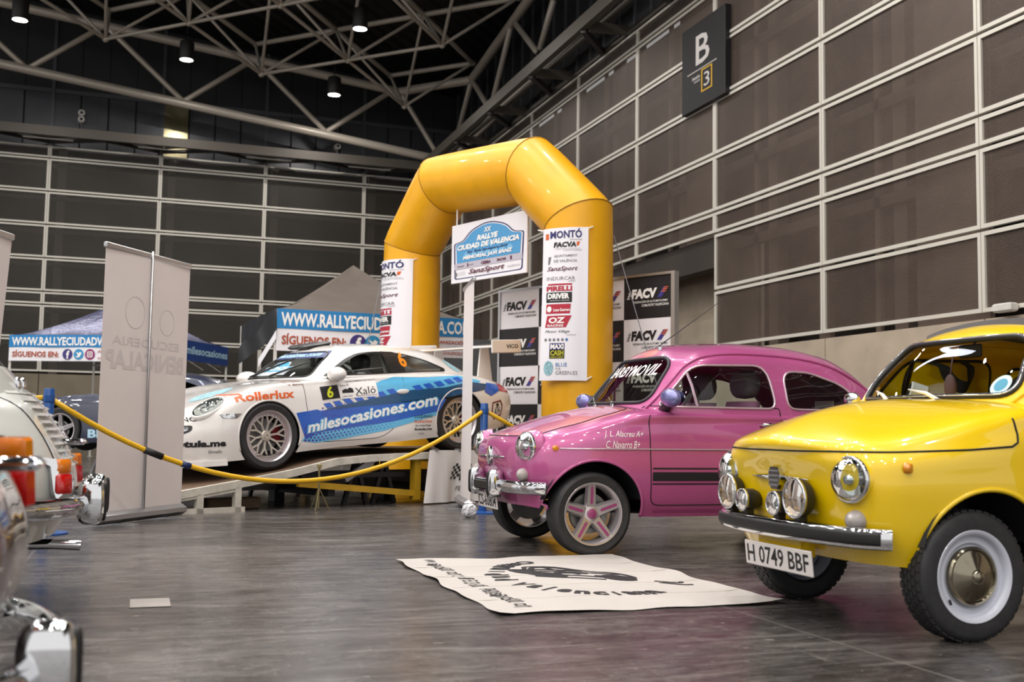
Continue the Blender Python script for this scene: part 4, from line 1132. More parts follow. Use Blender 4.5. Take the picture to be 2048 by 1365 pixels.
# bumper with a black band
p5 = cr([(-.315, -.585), (-.345, -.565), (-.40, -.49), (-.445, -.30), (-.465, -.10), (-.468, 0), (-.465, .10), (-.445, .30), (-.40, .49), (-.345, .565), (-.315, .585)], 4)
bumper_sweep(p5, [(-.03, .352), (.012, .352), (.022, .36), (.022, .425), (.012, .433), (-.03, .433), (-.02, .42), (-.02, .365)], 'front_bumper', M_CHROME, yl)
bumper_sweep(p5[4:-4], [(.018, .366), (.03, .37), (.033, .38), (.033, .408), (.03, .418), (.018, .42)], 'bumper_band', M_BLACK, yl)
plate(yl, (-.455, -.035, .268), .50, .105, 'H 0749 BBF', rot=(0, -.1, 0))
mk('plate_bracket', box(-.43, -.36, -.16, .16, .28, .36), M_YEL, yl)
# spotlights on the bumper
M_YLENS = glass_mat('yellow_lens_glass', '#ffe486', .9)
for y, r, lens in ((.36, .076, 'y'), (.205, .048, 'c'), (-.055, .050, 'c'), (-.20, .080, 'y')):
    z = .445+r
    c = (-.475+.03*(abs(y)/.4)**2, y, z)
    o = mk('spotlight', lathe([(r*.55, .045), (r*.85, .035), (r*1.0, .012), (r*1.02, -.018), (r*.97, -.022)] if lens == 'y' else [(r*.3, .075), (r*.75, .062), (r, .035), (r*1.02, -.018), (r*.95, -.024)], 28, 'x'), M_BLACKPLASTIC, yl, 'auto', loc=c)
    mk('lamp_ring', lathe([(r*1.03, -.012), (r*1.04, -.022), (r*.94, -.026), (r*.92, -.018)], 28, 'x', closed=True), M_CHROME, o, True)
    mk('reflector', lathe([(r*.93, -.016), (r*.8, .0), (r*.4, .014), (.012, .018), (.012, -.005), (.001, -.006)], 24, 'x'), mat('gold_reflector', '#e2d08a', .15, .9) if lens == 'y' else M_CHROME, o, True)
    mk('lens', lathe([(r*.95, -.022), (r*.7, -.028), (.001, -.031)], 24, 'x'), M_YLENS if lens == 'y' else M_GLASS, o, True)
    mk('bracket', box(-.005, .03, -.02, .02, -r-.012, -r+.01), M_BLACKPLASTIC, o)
# wipers, washer jets, dash, seats, steering wheel
for y0_, y1_ in ((.17, .36), (-.17, .10)):
    w = mk('wiper', tube([w5(y0_, .945)+Vector((-.03, 0, -.012)), w5((y0_*.6+y1_*.4), .968)+Vector((-.02, 0, 0)), w5(y1_, .99)], [.010, .009, .004], 8), M_STEELWHITE, yl, True)
    mk('wiper_pivot', lathe([(.016, -.012), (.018, .012), (.01, .024)], 12), M_BLACK, w, 'auto', loc=tuple(w5(y0_, .94)+Vector((-.035, 0, -.022))))
for y in (-.1, .18): mk('washer_jet', lathe([(.008, -.01), (.008, .004), (.001, .006)], 10), M_GALV, yl, loc=tuple(top_fn(s5, 0)(.17, y)))
mk('dashboard', xf(bbox(.40, .58, -.50, .50, .83, .915, .03), Matrix.Identity(4)), M_YEL, yl, 'auto')
mk('dash_pad', bbox(.36, .56, -.50, .50, .905, .945, .02), M_BLACKTRIM, yl, 'auto')
steering(yl, .66, -.27, .945, .17)
for y in (-.27, .27): seat(yl, .92, y, M_BLACKTRIM, None, base=.40, head=False)
gz = mk('dash_gauge', lathe([(.03, .06), (.044, .05), (.046, -.02), (.040, -.026)], 20, 'x'), M_INKWHITE, yl, 'auto', loc=(.43, .19, .99), rot=(0, .3, -.5))
mk('gauge_face', lathe([(.042, -.024), (.030, -.027), (.001, -.027)], 20, 'x'), M_BLACK, gz)
mk('inside_mirror', join(bbox(.52, .535, -.14, .0, 1.14, 1.20, .01), tube([(.53, -.07, 1.18), (.58, -.07, 1.24)], .006, 6)), M_BLACKPLASTIC, yl)
mk('hanging_ribbon', join(tube([(.52, .03, 1.17), (.50, .03, 1.05)], .004, 5), xf(sphere((0, 0, 0), 1, 12, 8), Matrix.Translation((.50, .03, 1.01)) @ Matrix.Diagonal((.02, .035, .06, 1)))), mat('dusky_pink_charm', '#7a5a5c', .7), yl, True)
sk = mk('windscreen_sticker', put(poly_fan(disc2(-.405, 1.005, .042, 24)), lambda a, b: front_fn(g5, -.003)(a, b)), mat('sticker_pale', '#bfe0ea', .5), yl)
mk('sticker_centre', put(poly_fan(disc2(-.405, 1.005, .027, 20)), lambda a, b: front_fn(g5, -.002)(a, b)), mat('sticker_teal', '#3a8fae', .5), sk)
for s in (1,):
    b = side_fn(g5, 0, 1)(.42, .945)
    mr = mk('door_mirror', xf(sphere((0, 0, 0), 1, 14, 8), Matrix.Translation(b+Vector((-.02, .07, .02))) @ Matrix.Diagonal((.03, .055, .035, 1))), M_CHROME, yl, True)
    mk('mirror_stalk', tube([b, b+Vector((-.01, .06, .01))], .012, 8), M_YEL, mr)
M_WHITEWALL = mat('pale_wheel_paint', '#cfd2df', .3, 0, .5)
M_HUB = mat('bronze_chrome', '#8f8878', .12, 1.0)
for u in (.04, 1.86):
    for s in (-1, 1): wheel(yl, u, s*.555, .25, .25, .168, .135, 'steel', (M_WHITEWALL, M_HUB), s < 0)
# ================================================================== WHITE RACING COUPE ON THE RAMP
SP = [
 [(-.88,0,.13),(-.92,0,.22),(-.935,0,.33),(-.925,0,.43),(-.89,0,.51),(-.81,0,.57),(-.69,0,.615)],
 [(-.86,.30,.13),(-.90,.30,.22),(-.915,.30,.33),(-.905,.30,.43),(-.865,.30,.515),(-.75,.28,.58),(-.5,0,.68)],
 [(-.79,.58,.12),(-.82,.58,.22),(-.83,.59,.33),(-.81,.59,.44),(-.75,.58,.545),(-.60,.50,.64),(-.3,0,.735)],
 [(-.62,.77,.12),(-.64,.78,.22),(-.645,.79,.33),(-.62,.79,.45),(-.55,.755,.585),(-.38,.59,.70),(-.12,0,.775)],
 [(-.42,.85,.12),(-.42,.865,.22),(-.41,.875,.34),(-.38,.87,.48),(-.29,.825,.69),(-.12,.66,.785),(.06,0,.81)],
 [(0,.87,.13),(0,.88,.22),(0,.89,.36),(0,.882,.54),(.02,.832,.75),(.10,.67,.822),(.25,0,.835)],
 [(.40,.85,.15),(.40,.87,.24),(.40,.872,.38),(.40,.855,.56),(.40,.80,.765),(.42,.67,.84),(.45,0,.86)],
 [(.90,.84,.16),(.90,.868,.25),(.90,.865,.40),(.90,.842,.58),(.90,.79,.78),(.90,.69,.85),(.90,0,.86)],
 [(1.5,.85,.16),(1.5,.875,.25),(1.5,.872,.40),(1.5,.86,.60),(1.5,.815,.79),(1.5,.70,.86),(1.5,0,.87)],
 [(2.0,.88,.17),(2.0,.90,.27),(2.0,.91,.42),(2.0,.90,.62),(2.0,.845,.80),(2.0,.69,.87),(2.0,0,.88)],
 [(2.4,.89,.18),(2.4,.91,.28),(2.4,.92,.44),(2.4,.912,.63),(2.4,.85,.79),(2.4,.67,.86),(2.4,0,.89)],
 [(2.85,.86,.20),(2.87,.885,.30),(2.88,.895,.45),(2.88,.875,.62),(2.85,.80,.745),(2.80,.60,.82),(2.75,0,.86)],
 [(3.15,.74,.22),(3.22,.75,.32),(3.26,.75,.46),(3.25,.73,.60),(3.18,.66,.70),(3.08,.50,.775),(2.98,0,.82)],
 [(3.33,.42,.23),(3.42,.42,.33),(3.46,.42,.47),(3.44,.41,.60),(3.35,.38,.69),(3.22,.30,.76),(3.12,0,.795)],
 [(3.37,0,.23),(3.46,0,.33),(3.50,0,.47),(3.48,0,.60),(3.38,0,.69),(3.28,0,.75),(3.2,0,.78)]]
GP = [
 [(.36,0,.78),(.46,0,.86),(.62,0,.96),(.82,0,1.08),(.98,0,1.16),(1.15,0,1.20),(1.4,0,1.215)],
 [(.40,.36,.78),(.50,.36,.855),(.65,.35,.955),(.84,.33,1.07),(1.0,.31,1.145),(1.17,.23,1.19),(1.46,0,1.217)],
 [(.55,.645,.78),(.64,.635,.85),(.78,.60,.95),(.95,.55,1.055),(1.08,.49,1.125),(1.25,.34,1.18),(1.52,0,1.218)],
 [(.84,.75,.78),(.90,.73,.86),(1.0,.69,.96),(1.12,.625,1.055),(1.2,.55,1.12),(1.35,.38,1.18),(1.6,0,1.217)],
 [(1.4,.765,.78),(1.4,.745,.865),(1.4,.705,.97),(1.42,.64,1.07),(1.45,.555,1.14),(1.52,.38,1.19),(1.68,0,1.214)],
 [(1.9,.76,.78),(1.9,.735,.865),(1.88,.685,.965),(1.87,.615,1.06),(1.86,.53,1.125),(1.85,.36,1.178),(1.85,0,1.206)],
 [(2.45,.71,.78),(2.42,.675,.86),(2.37,.615,.945),(2.3,.545,1.03),(2.24,.47,1.09),(2.17,.32,1.145),(2.05,0,1.185)],
 [(2.85,.53,.78),(2.78,.50,.85),(2.68,.45,.925),(2.57,.40,1.0),(2.48,.35,1.055),(2.38,.24,1.11),(2.2,0,1.16)],
 [(3.07,.27,.78),(2.98,.26,.85),(2.86,.24,.92),(2.72,.21,.99),(2.61,.18,1.045),(2.48,.12,1.10),(2.3,0,1.14)],
 [(3.12,0,.78),(3.03,0,.85),(2.9,0,.92),(2.76,0,.99),(2.65,0,1.045),(2.52,0,1.10),(2.38,0,1.12)]]
LBP = loft(SP, 9, 8); GHP = loft(GP, 9, 8)
RX, RY, RZ, RTH, RPH = 0.8745, 11.36, 0.3575, math.radians(24.5), 0.0762
rc = thing('racing_coupe', 'white and blue racing coupe parked nose-down on the start ramp', 'car', (RX, RY, RZ))
rc.rotation_euler = (0, -RPH, RTH)
_RM = Matrix.Translation((RX, RY, RZ)) @ Matrix.Rotation(RTH, 4, 'Z') @ Matrix.Rotation(-RPH, 4, 'Y')
_RI = _RM.inverted()
def uv(px, py, w=-.87):
    """photo pixel -> (u, z) on the near side plane of the coupe"""
    o = _RI @ Vector((0, 0, CAM_Z)); d = _RI.to_3x3() @ ray(px, py); q = o+d*((w-o.y)/d.y); return (q.x, q.z)
def zc(X, Y, w=-.87):
    """pixel of the 2.926x enlargement with origin (340, 660)"""
    return uv(340+X/2.926, 660+Y/2.926, w)
M_RWHITE = mat('white_race_paint', '#e4e0dd', .32, 0, 1.0)
DOORP = [uv(*p) for p in ((623, 762), (622, 800), (624, 835), (632, 858), (660, 884), (760, 882), (795, 866), (815, 838), (829, 790), (831, 757))]
DOORP = round_poly([(.44, .88), (.43, .60), (.46, .36), (.56, .225), (1.30, .215), (1.50, .32), (1.60, .55), (1.66, .88)], [.02, .05, .1, .1, .12, .1, .1, .02])
DLO = round_poly([(.74, .872), (1.02, 1.03), (1.20, 1.098), (1.50, 1.115), (1.82, 1.085), (2.15, .995), (2.36, .905), (2.34, .872), (1.9, .875), (1.2, .870)], [.02, .1, .1, .15, .2, .2, .04, .03, .05, .05])
WSP = round_poly([(-.60, .872), (.60, .872), (.45, 1.128), (-.45, 1.128)], [.07, .07, .09, .09], 7)
RWP = round_poly([(-.42, .92), (.42, .92), (.30, 1.08), (-.30, 1.08)], .06)
HOODP = lambda V: np.maximum(sdf(round_poly([(-.70, -.30), (-.45, -.47), (.34, -.60), (.42, 0), (.34, .60), (-.45, .47), (-.70, .30)], .06), V[:, 0], V[:, 1]), .58-V[:, 2])
car_shell(rc, LBP, GHP, M_RWHITE, [(0, .325, .338), (2.355, .335, .346)], doors=DOORP, hood=HOODP, windows=[('side_window', DLO, M_GLASS)], ws=(WSP, 1.3), rw=(RWP, 2.3), ws_glass=M_GLASS, glass=M_GLASS)
sp, gp = LBP['bvh'], GHP['bvh']
SF = side_fn(sp, .003); SFG = side_fn(gp, .002)
for s in (-1, 1):
    trim('door_gap', DOORP, lambda u, z: side_fn(sp if z < .84 else gp, 0, s)(u, min(z, .845)), .003, M_GAP, rc)
    ring = DLO; 
    mk('window_surround', put(gridcut2(ring2(dense(DLO, .02), [tuple(np.array(p)+(np.array((1.55, .96))-np.array(p))*.09) for p in dense(DLO, .02)]), .05), side_fn(gp, .003, s)), M_BLACKPLASTIC, rc)
    mk('pillar_panel', put(gridcut2(poly2(round_poly([(1.56, .875), (1.52, 1.112), (1.70, 1.102), (1.76, .875)], .01)), .05), side_fn(gp, .0035, s)), M_BLACKPLASTIC, rc)
    # mirror
    b = side_fn(gp, 0, s)(.80, .87)
    mr = mk('door_mirror', xf(sphere((0, 0, 0), 1, 18, 10), Matrix.Translation(b+Vector((-.02, s*.17, .015))) @ Matrix.Rotation(s*.2, 4, 'Z') @ Matrix.Diagonal((.085, .155, .075, 1))), M_RWHITE, rc, True)
    mk('mirror_arm', tube([b+Vector((0, -s*.02, -.03)), b+Vector((-.02, s*.1, 0))], .03, 8), M_BLACKPLASTIC, mr, True)
    # headlamp: oval glass over a chrome bowl, laid into the wing
    c = Vector((-.50, s*.66, .60))
    hit = sp.ray_cast(c+Vector((-.6, s*.55, .45)), Vector((.6, -s*.55, -.45)).normalized())
    n = hit[1].normalized(); n = n if n.x < 0 else -n
    ax = Vector((.62, s*.10, .78)); ax = (ax-n*ax.dot(n)).normalized(); ay = n.cross(ax).normalized()
    fm = frame_mat(hit[0], ax, ay, n)
    hl = mk('headlamp', xf(([(.178*math.cos(a)*r, .112*math.sin(a)*r, z) for r, z in ((1.05, -.03), (1.05, .010), (.95, .012), (.92, .0)) for a in np.linspace(0, 2*PI, 33)[:-1]], [(k*32+i, k*32+(i+1) % 32, k*32+32+(i+1) % 32, k*32+32+i) for k in range(3) for i in range(32)]), fm), M_RWHITE, rc, True)
    mk('reflector', xf(([(.168*math.cos(a)*r, .105*math.sin(a)*r, z) for r, z in ((1.0, .002), (.8, -.01), (.01, -.02)) for a in np.linspace(0, 2*PI, 25)[:-1]], [(k*24+i, k*24+(i+1) % 24, k*24+24+(i+1) % 24, k*24+24+i) for k in range(2) for i in range(24)]), fm), M_BLACKPLASTIC, hl, True)
    for dx, rr in ((.045, .050), (-.045, .042)):
        mk('projector', xf(lathe([(rr, -.02), (rr, .008), (rr*.8, .004), (rr*.35, -.006), (.001, .0)], 20), fm @ Matrix.Translation((dx, 0, 0))), M_CHROME, hl, True)
    mk('lens', xf(([(.171*math.cos(a)*r, .107*math.sin(a)*r, z) for r, z in ((1.0, .004), (.85, .014), (.5, .022), (.01, .025)) for a in np.linspace(0, 2*PI, 25)[:-1]], [(k*24+i, k*24+(i+1) % 24, k*24+24+(i+1) % 24, k*24+24+i) for k in range(3) for i in range(24)]), fm), M_GLASS, hl, True)
    # indicator strip before the wheel, driving lamp in the bumper, tail lamp
    mk('indicator', put(gridcut2(poly2(round_poly([zc(302, 497), zc(318, 518), zc(392, 518), zc(421, 490)], .01)), .04), side_fn(sp, .004, s)), M_CHROME, rc)
    dl = mk('bumper_intake', put(gridcut2(poly2(round_poly([zc(20, 570), zc(182, 562), zc(174, 594), zc(135, 618), zc(20, 628)], .02)), .04), side_fn(sp, .003, s)), M_BLACKPLASTIC, rc)
    mk('daytime_lamp', put(gridcut2(poly2(round_poly([zc(30, 578), zc(165, 572), zc(160, 592), zc(125, 608), zc(30, 616)], .012)), .04), side_fn(sp, .006, s)), M_CHROME, dl)
    mk('tail_lamp', put(gridcut2(poly2(round_poly([(2.99, .63), (3.04, .725), (3.22, .67), (3.22, .60)], .03)), .04), side_fn(sp, .005, s)), M_REDLENS, rc)
# lower lip of the nose
mk('splitter', ([(p[0]-.03, s*p[1]*1.0, z) for s in (1,) for z in (.085, .135) for p in [(-.42, -.87), (-.62, -.79), (-.80, -.58), (-.88, -.3), (-.90, 0), (-.88, .3), (-.80, .58), (-.62, .79), (-.42, .87)]], [(i, i+1, 9+i+1, 9+i) for i in range(8)]+[tuple(range(9)), tuple(range(9, 18))[::-1]]), M_RWHITE, rc)
# livery
M_LB = mat('sky_blue_vinyl', '#5fb6e2', .3, 0, .6); M_RB = mat('royal_blue_vinyl', '#1d5cc0', .3, 0, .6); M_PB = mat('petrol_blue_vinyl', '#0e4a74', .3, 0, .6); M_PU = mat('violet_vinyl', '#4038a0', .3, 0, .6)
M_OR = mat('orange_ink', '#d9612a', .45); M_YI = mat('yellow_ink', '#d8e02a', .45)
def dec(name, pts, m, off, step=.05): return decal(name, poly2([zc(*p) for p in pts]), side_fn(sp, off), m, rc, step)
dec('livery_sky_band', [(1222, 388), (1215, 318), (1260, 295), (1330, 275), (1480, 278), (1700, 268), (1790, 285), (1830, 300), (1820, 345), (1600, 372), (1430, 368)], M_LB, .0022)
dec('livery_petrol_band', [(795, 545), (870, 500), (930, 462), (1060, 432), (1225, 395), (1420, 352), (1600, 338), (1750, 305), (1860, 318), (1850, 350), (1690, 352), (1600, 385), (1565, 470), (1300, 530), (900, 585)], M_PB, .003)
dec('livery_royal_band', [(740, 488), (800, 478), (866, 467), (900, 480), (880, 512), (960, 500), (1100, 520), (1350, 470), (1600, 405), (1560, 476), (1300, 538), (900, 596), (790, 640), (765, 560)], M_RB, .0036)
dec('livery_lower_band', [(770, 652), (790, 622), (900, 590), (1300, 535), (1556, 470), (1545, 500), (1400, 545), (1250, 592), (1000, 640), (850, 662)], M_LB, .0034)
dec('livery_tail', [(1860, 310), (1830, 365), (1870, 388), (1960, 345), (1935, 320)], M_RB, .004)
g = []
for k, (x, y) in enumerate([(905, 452), (962, 440), (1022, 426), (1085, 412), (1150, 398), (1215, 386), (1275, 370), (1420, 348), (1480, 338), (1540, 326), (1600, 312), (1655, 302)]):
    g.append(poly2([zc(x, y-18), zc(x+40, y-26), zc(x+62, y), zc(x+22, y+8)]))
for q in g: decal('livery_check', q, side_fn(sp, .0048), M_RB, rc)
g = []
for i in range(24):
    for j in range(6):
        x = 790+i*22+(j % 2)*11; y = 648-j*17-max(0, (i-3))*4.2
        r = (7.5-i*.22)*(1 if j < 4 else .7)
        if r > 1.5 and y > 560-(i*4.0): g.append(poly_fan([zc(x+r*math.cos(a), y+r*math.sin(a)) for a in np.linspace(0, 2*PI, 9)[:-1]]))
o = decal('livery_dots', join2(*g), side_fn(sp, .0052), M_PU, rc, .2); o['kind'] = 'stuff'
g = []
for i in range(9):
    for j in range(5):
        x = 900+i*26+(j % 2)*13; y = 520-j*15-i*5.5; r = 5.5-i*.35
        g.append(poly_fan([zc(x+r*math.cos(a), y+r*math.sin(a)) for a in np.linspace(0, 2*PI, 9)[:-1]]))
o = decal('livery_upper_dots', join2(*g), side_fn(sp, .0046), M_PU, rc, .2); o['kind'] = 'stuff'
def slant(s, x0, y0, x1, y1, h, bold=0, shear=0.0, sp_=1.0, w_=-.87):
    """text along the zoomed-photo baseline (x0, y0)-(x1, y1), h tall"""
    V, F = text2(s, bold, shear, sp_); w, hh = V.max(0)
    def m(v):
        t = v[0]/w; k = v[1]/hh
        return zc(x0+(x1-x0)*t, y0+(y1-y0)*t-k*h, w_)
    return [m(v) for v in V], F
decal('sponsor_outline', slant('milesocasiones.com', 798, 612, 1556, 442, 74, .055, .12, 1.0), side_fn(sp, .006), M_LB, rc, .06)
decal('sponsor_lettering', slant('milesocasiones.com', 806, 606, 1550, 438, 64, .025, .12, 1.0), side_fn(sp, .0075), M_INKWHITE, rc, .06)
decal('wing_lettering', slant('Rollerlux', 378, 424, 720, 398, 50, .03, .05, 1.0, -.81), side_fn(sp, .003), M_OR, rc, .05)
decal('number_square', poly2([zc(898, 335), zc(1010, 322), zc(1012, 398), zc(905, 412)]), side_fn(sp, .0055), M_INKBLACK, rc)
decal('start_number', slant('6', 934, 402, 972, 397, 68, .03, .08), side_fn(sp, .007), M_YI, rc)
decal('rally_plate', poly2([zc(1002, 322), zc(1222, 290), zc(1229, 388), zc(1010, 405)]), side_fn(sp, .006), M_INKWHITE, rc)
decal('rally_plate_lettering', join2(slant('Xaló', 1098, 384, 1215, 370, 42, 0), slant('AJUNTAMENT DE XALÓ', 1050, 310, 1222, 295, 10, .01), slant('7 RALLYE', 1005, 336, 1068, 328, 12, .01), slant('6 Abril 2019', 1022, 397, 1080, 391, 9, .01), slant('Memorial Vicent Ferrer', 1105, 392, 1222, 382, 9, .01),
      poly2([zc(1025, 372), zc(1025, 356), zc(1045, 345), zc(1062, 352), zc(1070, 338), zc(1088, 346), zc(1090, 368)])), side_fn(sp, .0072), M_INKBLACK, rc)
for q in (slant('LOZANO', 1425, 518, 1522, 513, 17, .02), slant('is-racing', 1428, 570, 1516, 566, 14, .01, .2), slant('Rotula.me', 1426, 590, 1522, 586, 15, .03), slant('VICO', 1450, 612, 1480, 612, 10, 0)): decal('sill_lettering', q, side_fn(sp, .004), M_INKBLACK, rc)
decal('sill_lettering_orange', slant('Rollerlux', 1425, 546, 1522, 542, 17, .01), side_fn(sp, .004), M_OR, rc)
for q in (slant('LOZANO', 40, 545, 205, 538, 26, .02), slant('Rotula.me', 74, 697, 330, 683, 40, .05), slant('Gmafic', 245, 725, 310, 722, 18, 0)): decal('bumper_lettering', q, side_fn(sp, .004), M_INKBLACK, rc)
decal('crew_names', join2(slant('R. Tolosa', 705, 312, 800, 305, 12, .01), slant('V. Balom', 715, 330, 805, 323, 12, .01)), side_fn(sp, .004), mat('brown_ink', '#7a4a30', .6), rc)
decal('quarter_number', (lambda t: ([uv(340+(1348+44*v[0]/max(1e-6, t[0][:, 0].max()))/2.926, 660+(220-90*v[1]/t[0][:, 1].max())/2.926, -.71) for v in t[0]], t[1]))(text2('6', .03)), side_fn(gp, .006), mat('orange_number', '#e8860e', .45), rc, .05)
hexo = [zc(*p) for p in ((1868, 480), (1875, 425), (1935, 410), (1948, 440), (1935, 500), (1885, 525))]
hc = np.mean(np.array(hexo), 0)
decal('tail_badge', ring2(hexo, [tuple(hc+(np.array(p)-hc)*.82) for p in hexo]), side_fn(sp, .005), mat('maroon_ink', '#6a1f26', .5), rc)
decal('tail_badge_lettering', join2(slant('ATH', 1888, 500, 1925, 492, 45, .01), poly2([zc(1900, 448), zc(1902, 432), zc(1918, 430), zc(1920, 446)])), side_fn(sp, .005), M_INKBLACK, rc)
M_BRAIN = mat('pale_teal_print', '#8fb9c4', .5, var=.6, vscale=60)
decal('pillar_badge', poly2([uv(340+(1675+42*math.cos(a)+10*math.sin(a))/2.926, 660+(210+38*math.sin(a)+8*math.cos(a))/2.926, -.62) for a in np.linspace(0, 2*PI, 21)[:-1]]), lambda u, z: side_fn(gp, .004)(u, z), M_BRAIN, rc)
mk('hood_badge', put(gridcut2(poly_fan(disc2(-.28, -.28, .22, 24, .16)), .05), top_fn(sp, .003)), M_BRAIN, rc)
mk('handle', xf(sphere((0, 0, 0), 1, 16, 8), Matrix.Translation(SF(*zc(1368, 362))) @ Matrix.Diagonal((.085, .014, .026, 1))), M_RWHITE, rc, True)
# windscreen band and paper, wipers
FGP = front_fn(gp, .003)
decal('screen_band', poly2(round_poly([(-.50, 1.065), (.50, 1.065), (.43, 1.135), (-.43, 1.135)], .02)), FGP, mat('navy_vinyl', '#1b2f6e', .35), rc, .06)
decal('screen_lettering', txt('milesocasiones.com', -.40, .40, 1.078, 1.125, .03), lambda a, b: front_fn(gp, .005)(-a, b), mat('pale_blue_ink', '#b6dcf2', .4), rc, .06)
pl = [(-.26, .90), (.26, .90), (.26, .985), (.17, .985), (.12, 1.03), (0, 1.045), (-.12, 1.03), (-.17, .985), (-.26, .985)]
decal('screen_plate', poly2(pl), front_fn(gp, .003), mat('pale_plate_print', '#cfd6de', .5), rc, .06)
decal('screen_plate_blue', poly2([(a*.92, .905+(b-.905)*.93+.003) if b > .93 else (a*.92, .935) for a, b in pl]), front_fn(gp, .0045), M_LB, rc, .06)
decal('screen_plate_lettering', join2(txt('VALENCIA', -.20, .20, .948, .985, .02), txt('JAVI SANZ', -.17, .17, .905, .928, .02)), lambda a, b: front_fn(gp, .006)(-a, b), M_INKWHITE, rc, .06)
for a_, b_ in (((.30, .868), (-.12, 1.06)), ((-.12, .868), (-.42, 1.02))):
    mk('wiper', tube([front_fn(gp, .03)(*a_), front_fn(gp, .02)((a_[0]+b_[0])/2, (a_[1]+b_[1])/2), front_fn(gp, .012)(*b_)], [.012, .01, .006], 6), M_BLACKPLASTIC, rc)
trim('windscreen_seal', WSP, front_fn(gp, 0), .010, M_BLACKPLASTIC, rc)
# roof hatch
mk('roof_scoop', xf(bbox(-.16, .16, -.2, .2, 0, .05, .03), Matrix.Translation((1.12, .12, 1.185)) @ Matrix.Rotation(-.12, 4, 'Y')), M_BLACKPLASTIC, rc, 'auto')
# rear wing
wg = mk('rear_wing', grid(lambda a, b: (3.02+.36*(.5-.5*math.cos(2*PI*a))+.0, -.76+1.52*b, 1.135+.022*math.sin(2*PI*a)+.03*(.5-.5*math.cos(2*PI*a))), 16, 1, True), M_RWHITE, rc, 'auto')
for s in (-1, 1):
    ep = mk('wing_end_plate', bbox(2.98, 3.44, s*.77-.012, s*.77+.012, 1.06, 1.215, .01), M_RWHITE, wg)
    mk('wing_strut', prism([(3.05, .74), (3.28, .74), (3.24, 1.14), (3.12, 1.14)], -.012, .012, frame_mat((0, s*.42, 0), (1, 0, 0), (0, 0, 1), (0, -1, 0))), M_RWHITE, wg)
mk('end_plate_lettering', put(txt('VICO', 3.20, 3.39, 1.115, 1.16, .02), lambda u, z: (u, -.785, z)), M_INKBLACK, wg)
# cockpit: roll cage, seats, dash
cage = mat('white_roll_cage', '#d5d2d0', .4)
for s in (-1, 1):
    mk('roll_cage_bar', tube(cr([(.72, s*.60, .72), (.92, s*.52, .98), (1.15, s*.46, 1.10), (1.55, s*.45, 1.13), (1.62, s*.52, 1.0), (1.66, s*.60, .5)], 5), .022, 8), cage, rc, True)
    mk('roll_cage_bar', tube([(1.60, s*.46, 1.11), (2.35, s*.42, .80)], .022, 8), cage, rc, True)
    mk('door_bar', tube([(.75, s*.60, .70), (1.64, s*.60, .86)], .020, 8), cage, rc, True)
    seat(rc, 1.15, s*.33, M_BLACKPLASTIC, M_BLACKPLASTIC, base=.30)
mk('roll_cage_bar', tube([(1.62, -.52, .60), (1.57, .46, 1.12)], .022, 8), cage, rc, True); mk('roll_cage_bar', tube([(1.62, .52, .60), (1.57, -.46, 1.12)], .022, 8), cage, rc, True)
mk('dashboard', bbox(.60, .85, -.60, .60, .70, .84, .04), M_BLACKPLASTIC, rc, 'auto'); steering(rc, .98, -.33, .80, .17)
mk('window_net_bar', tube([side_fn(gp, -.03)(1.02, .93), side_fn(gp, -.03)(1.50, .955)], .008, 6), M_CHROME, rc)
M_CHAMP = mat('champagne_alloy', '#d6d0c6', .35, .55)
for u, R in ((0, .325), (2.355, .335)):
    for s in (-1, 1): wheel(rc, u, s*(.745 if u == 0 else .755), R, R, .236, .24 if u == 0 else .28, 'cross', (M_CHAMP, M_SILVERPINK), s < 0, steer=0)
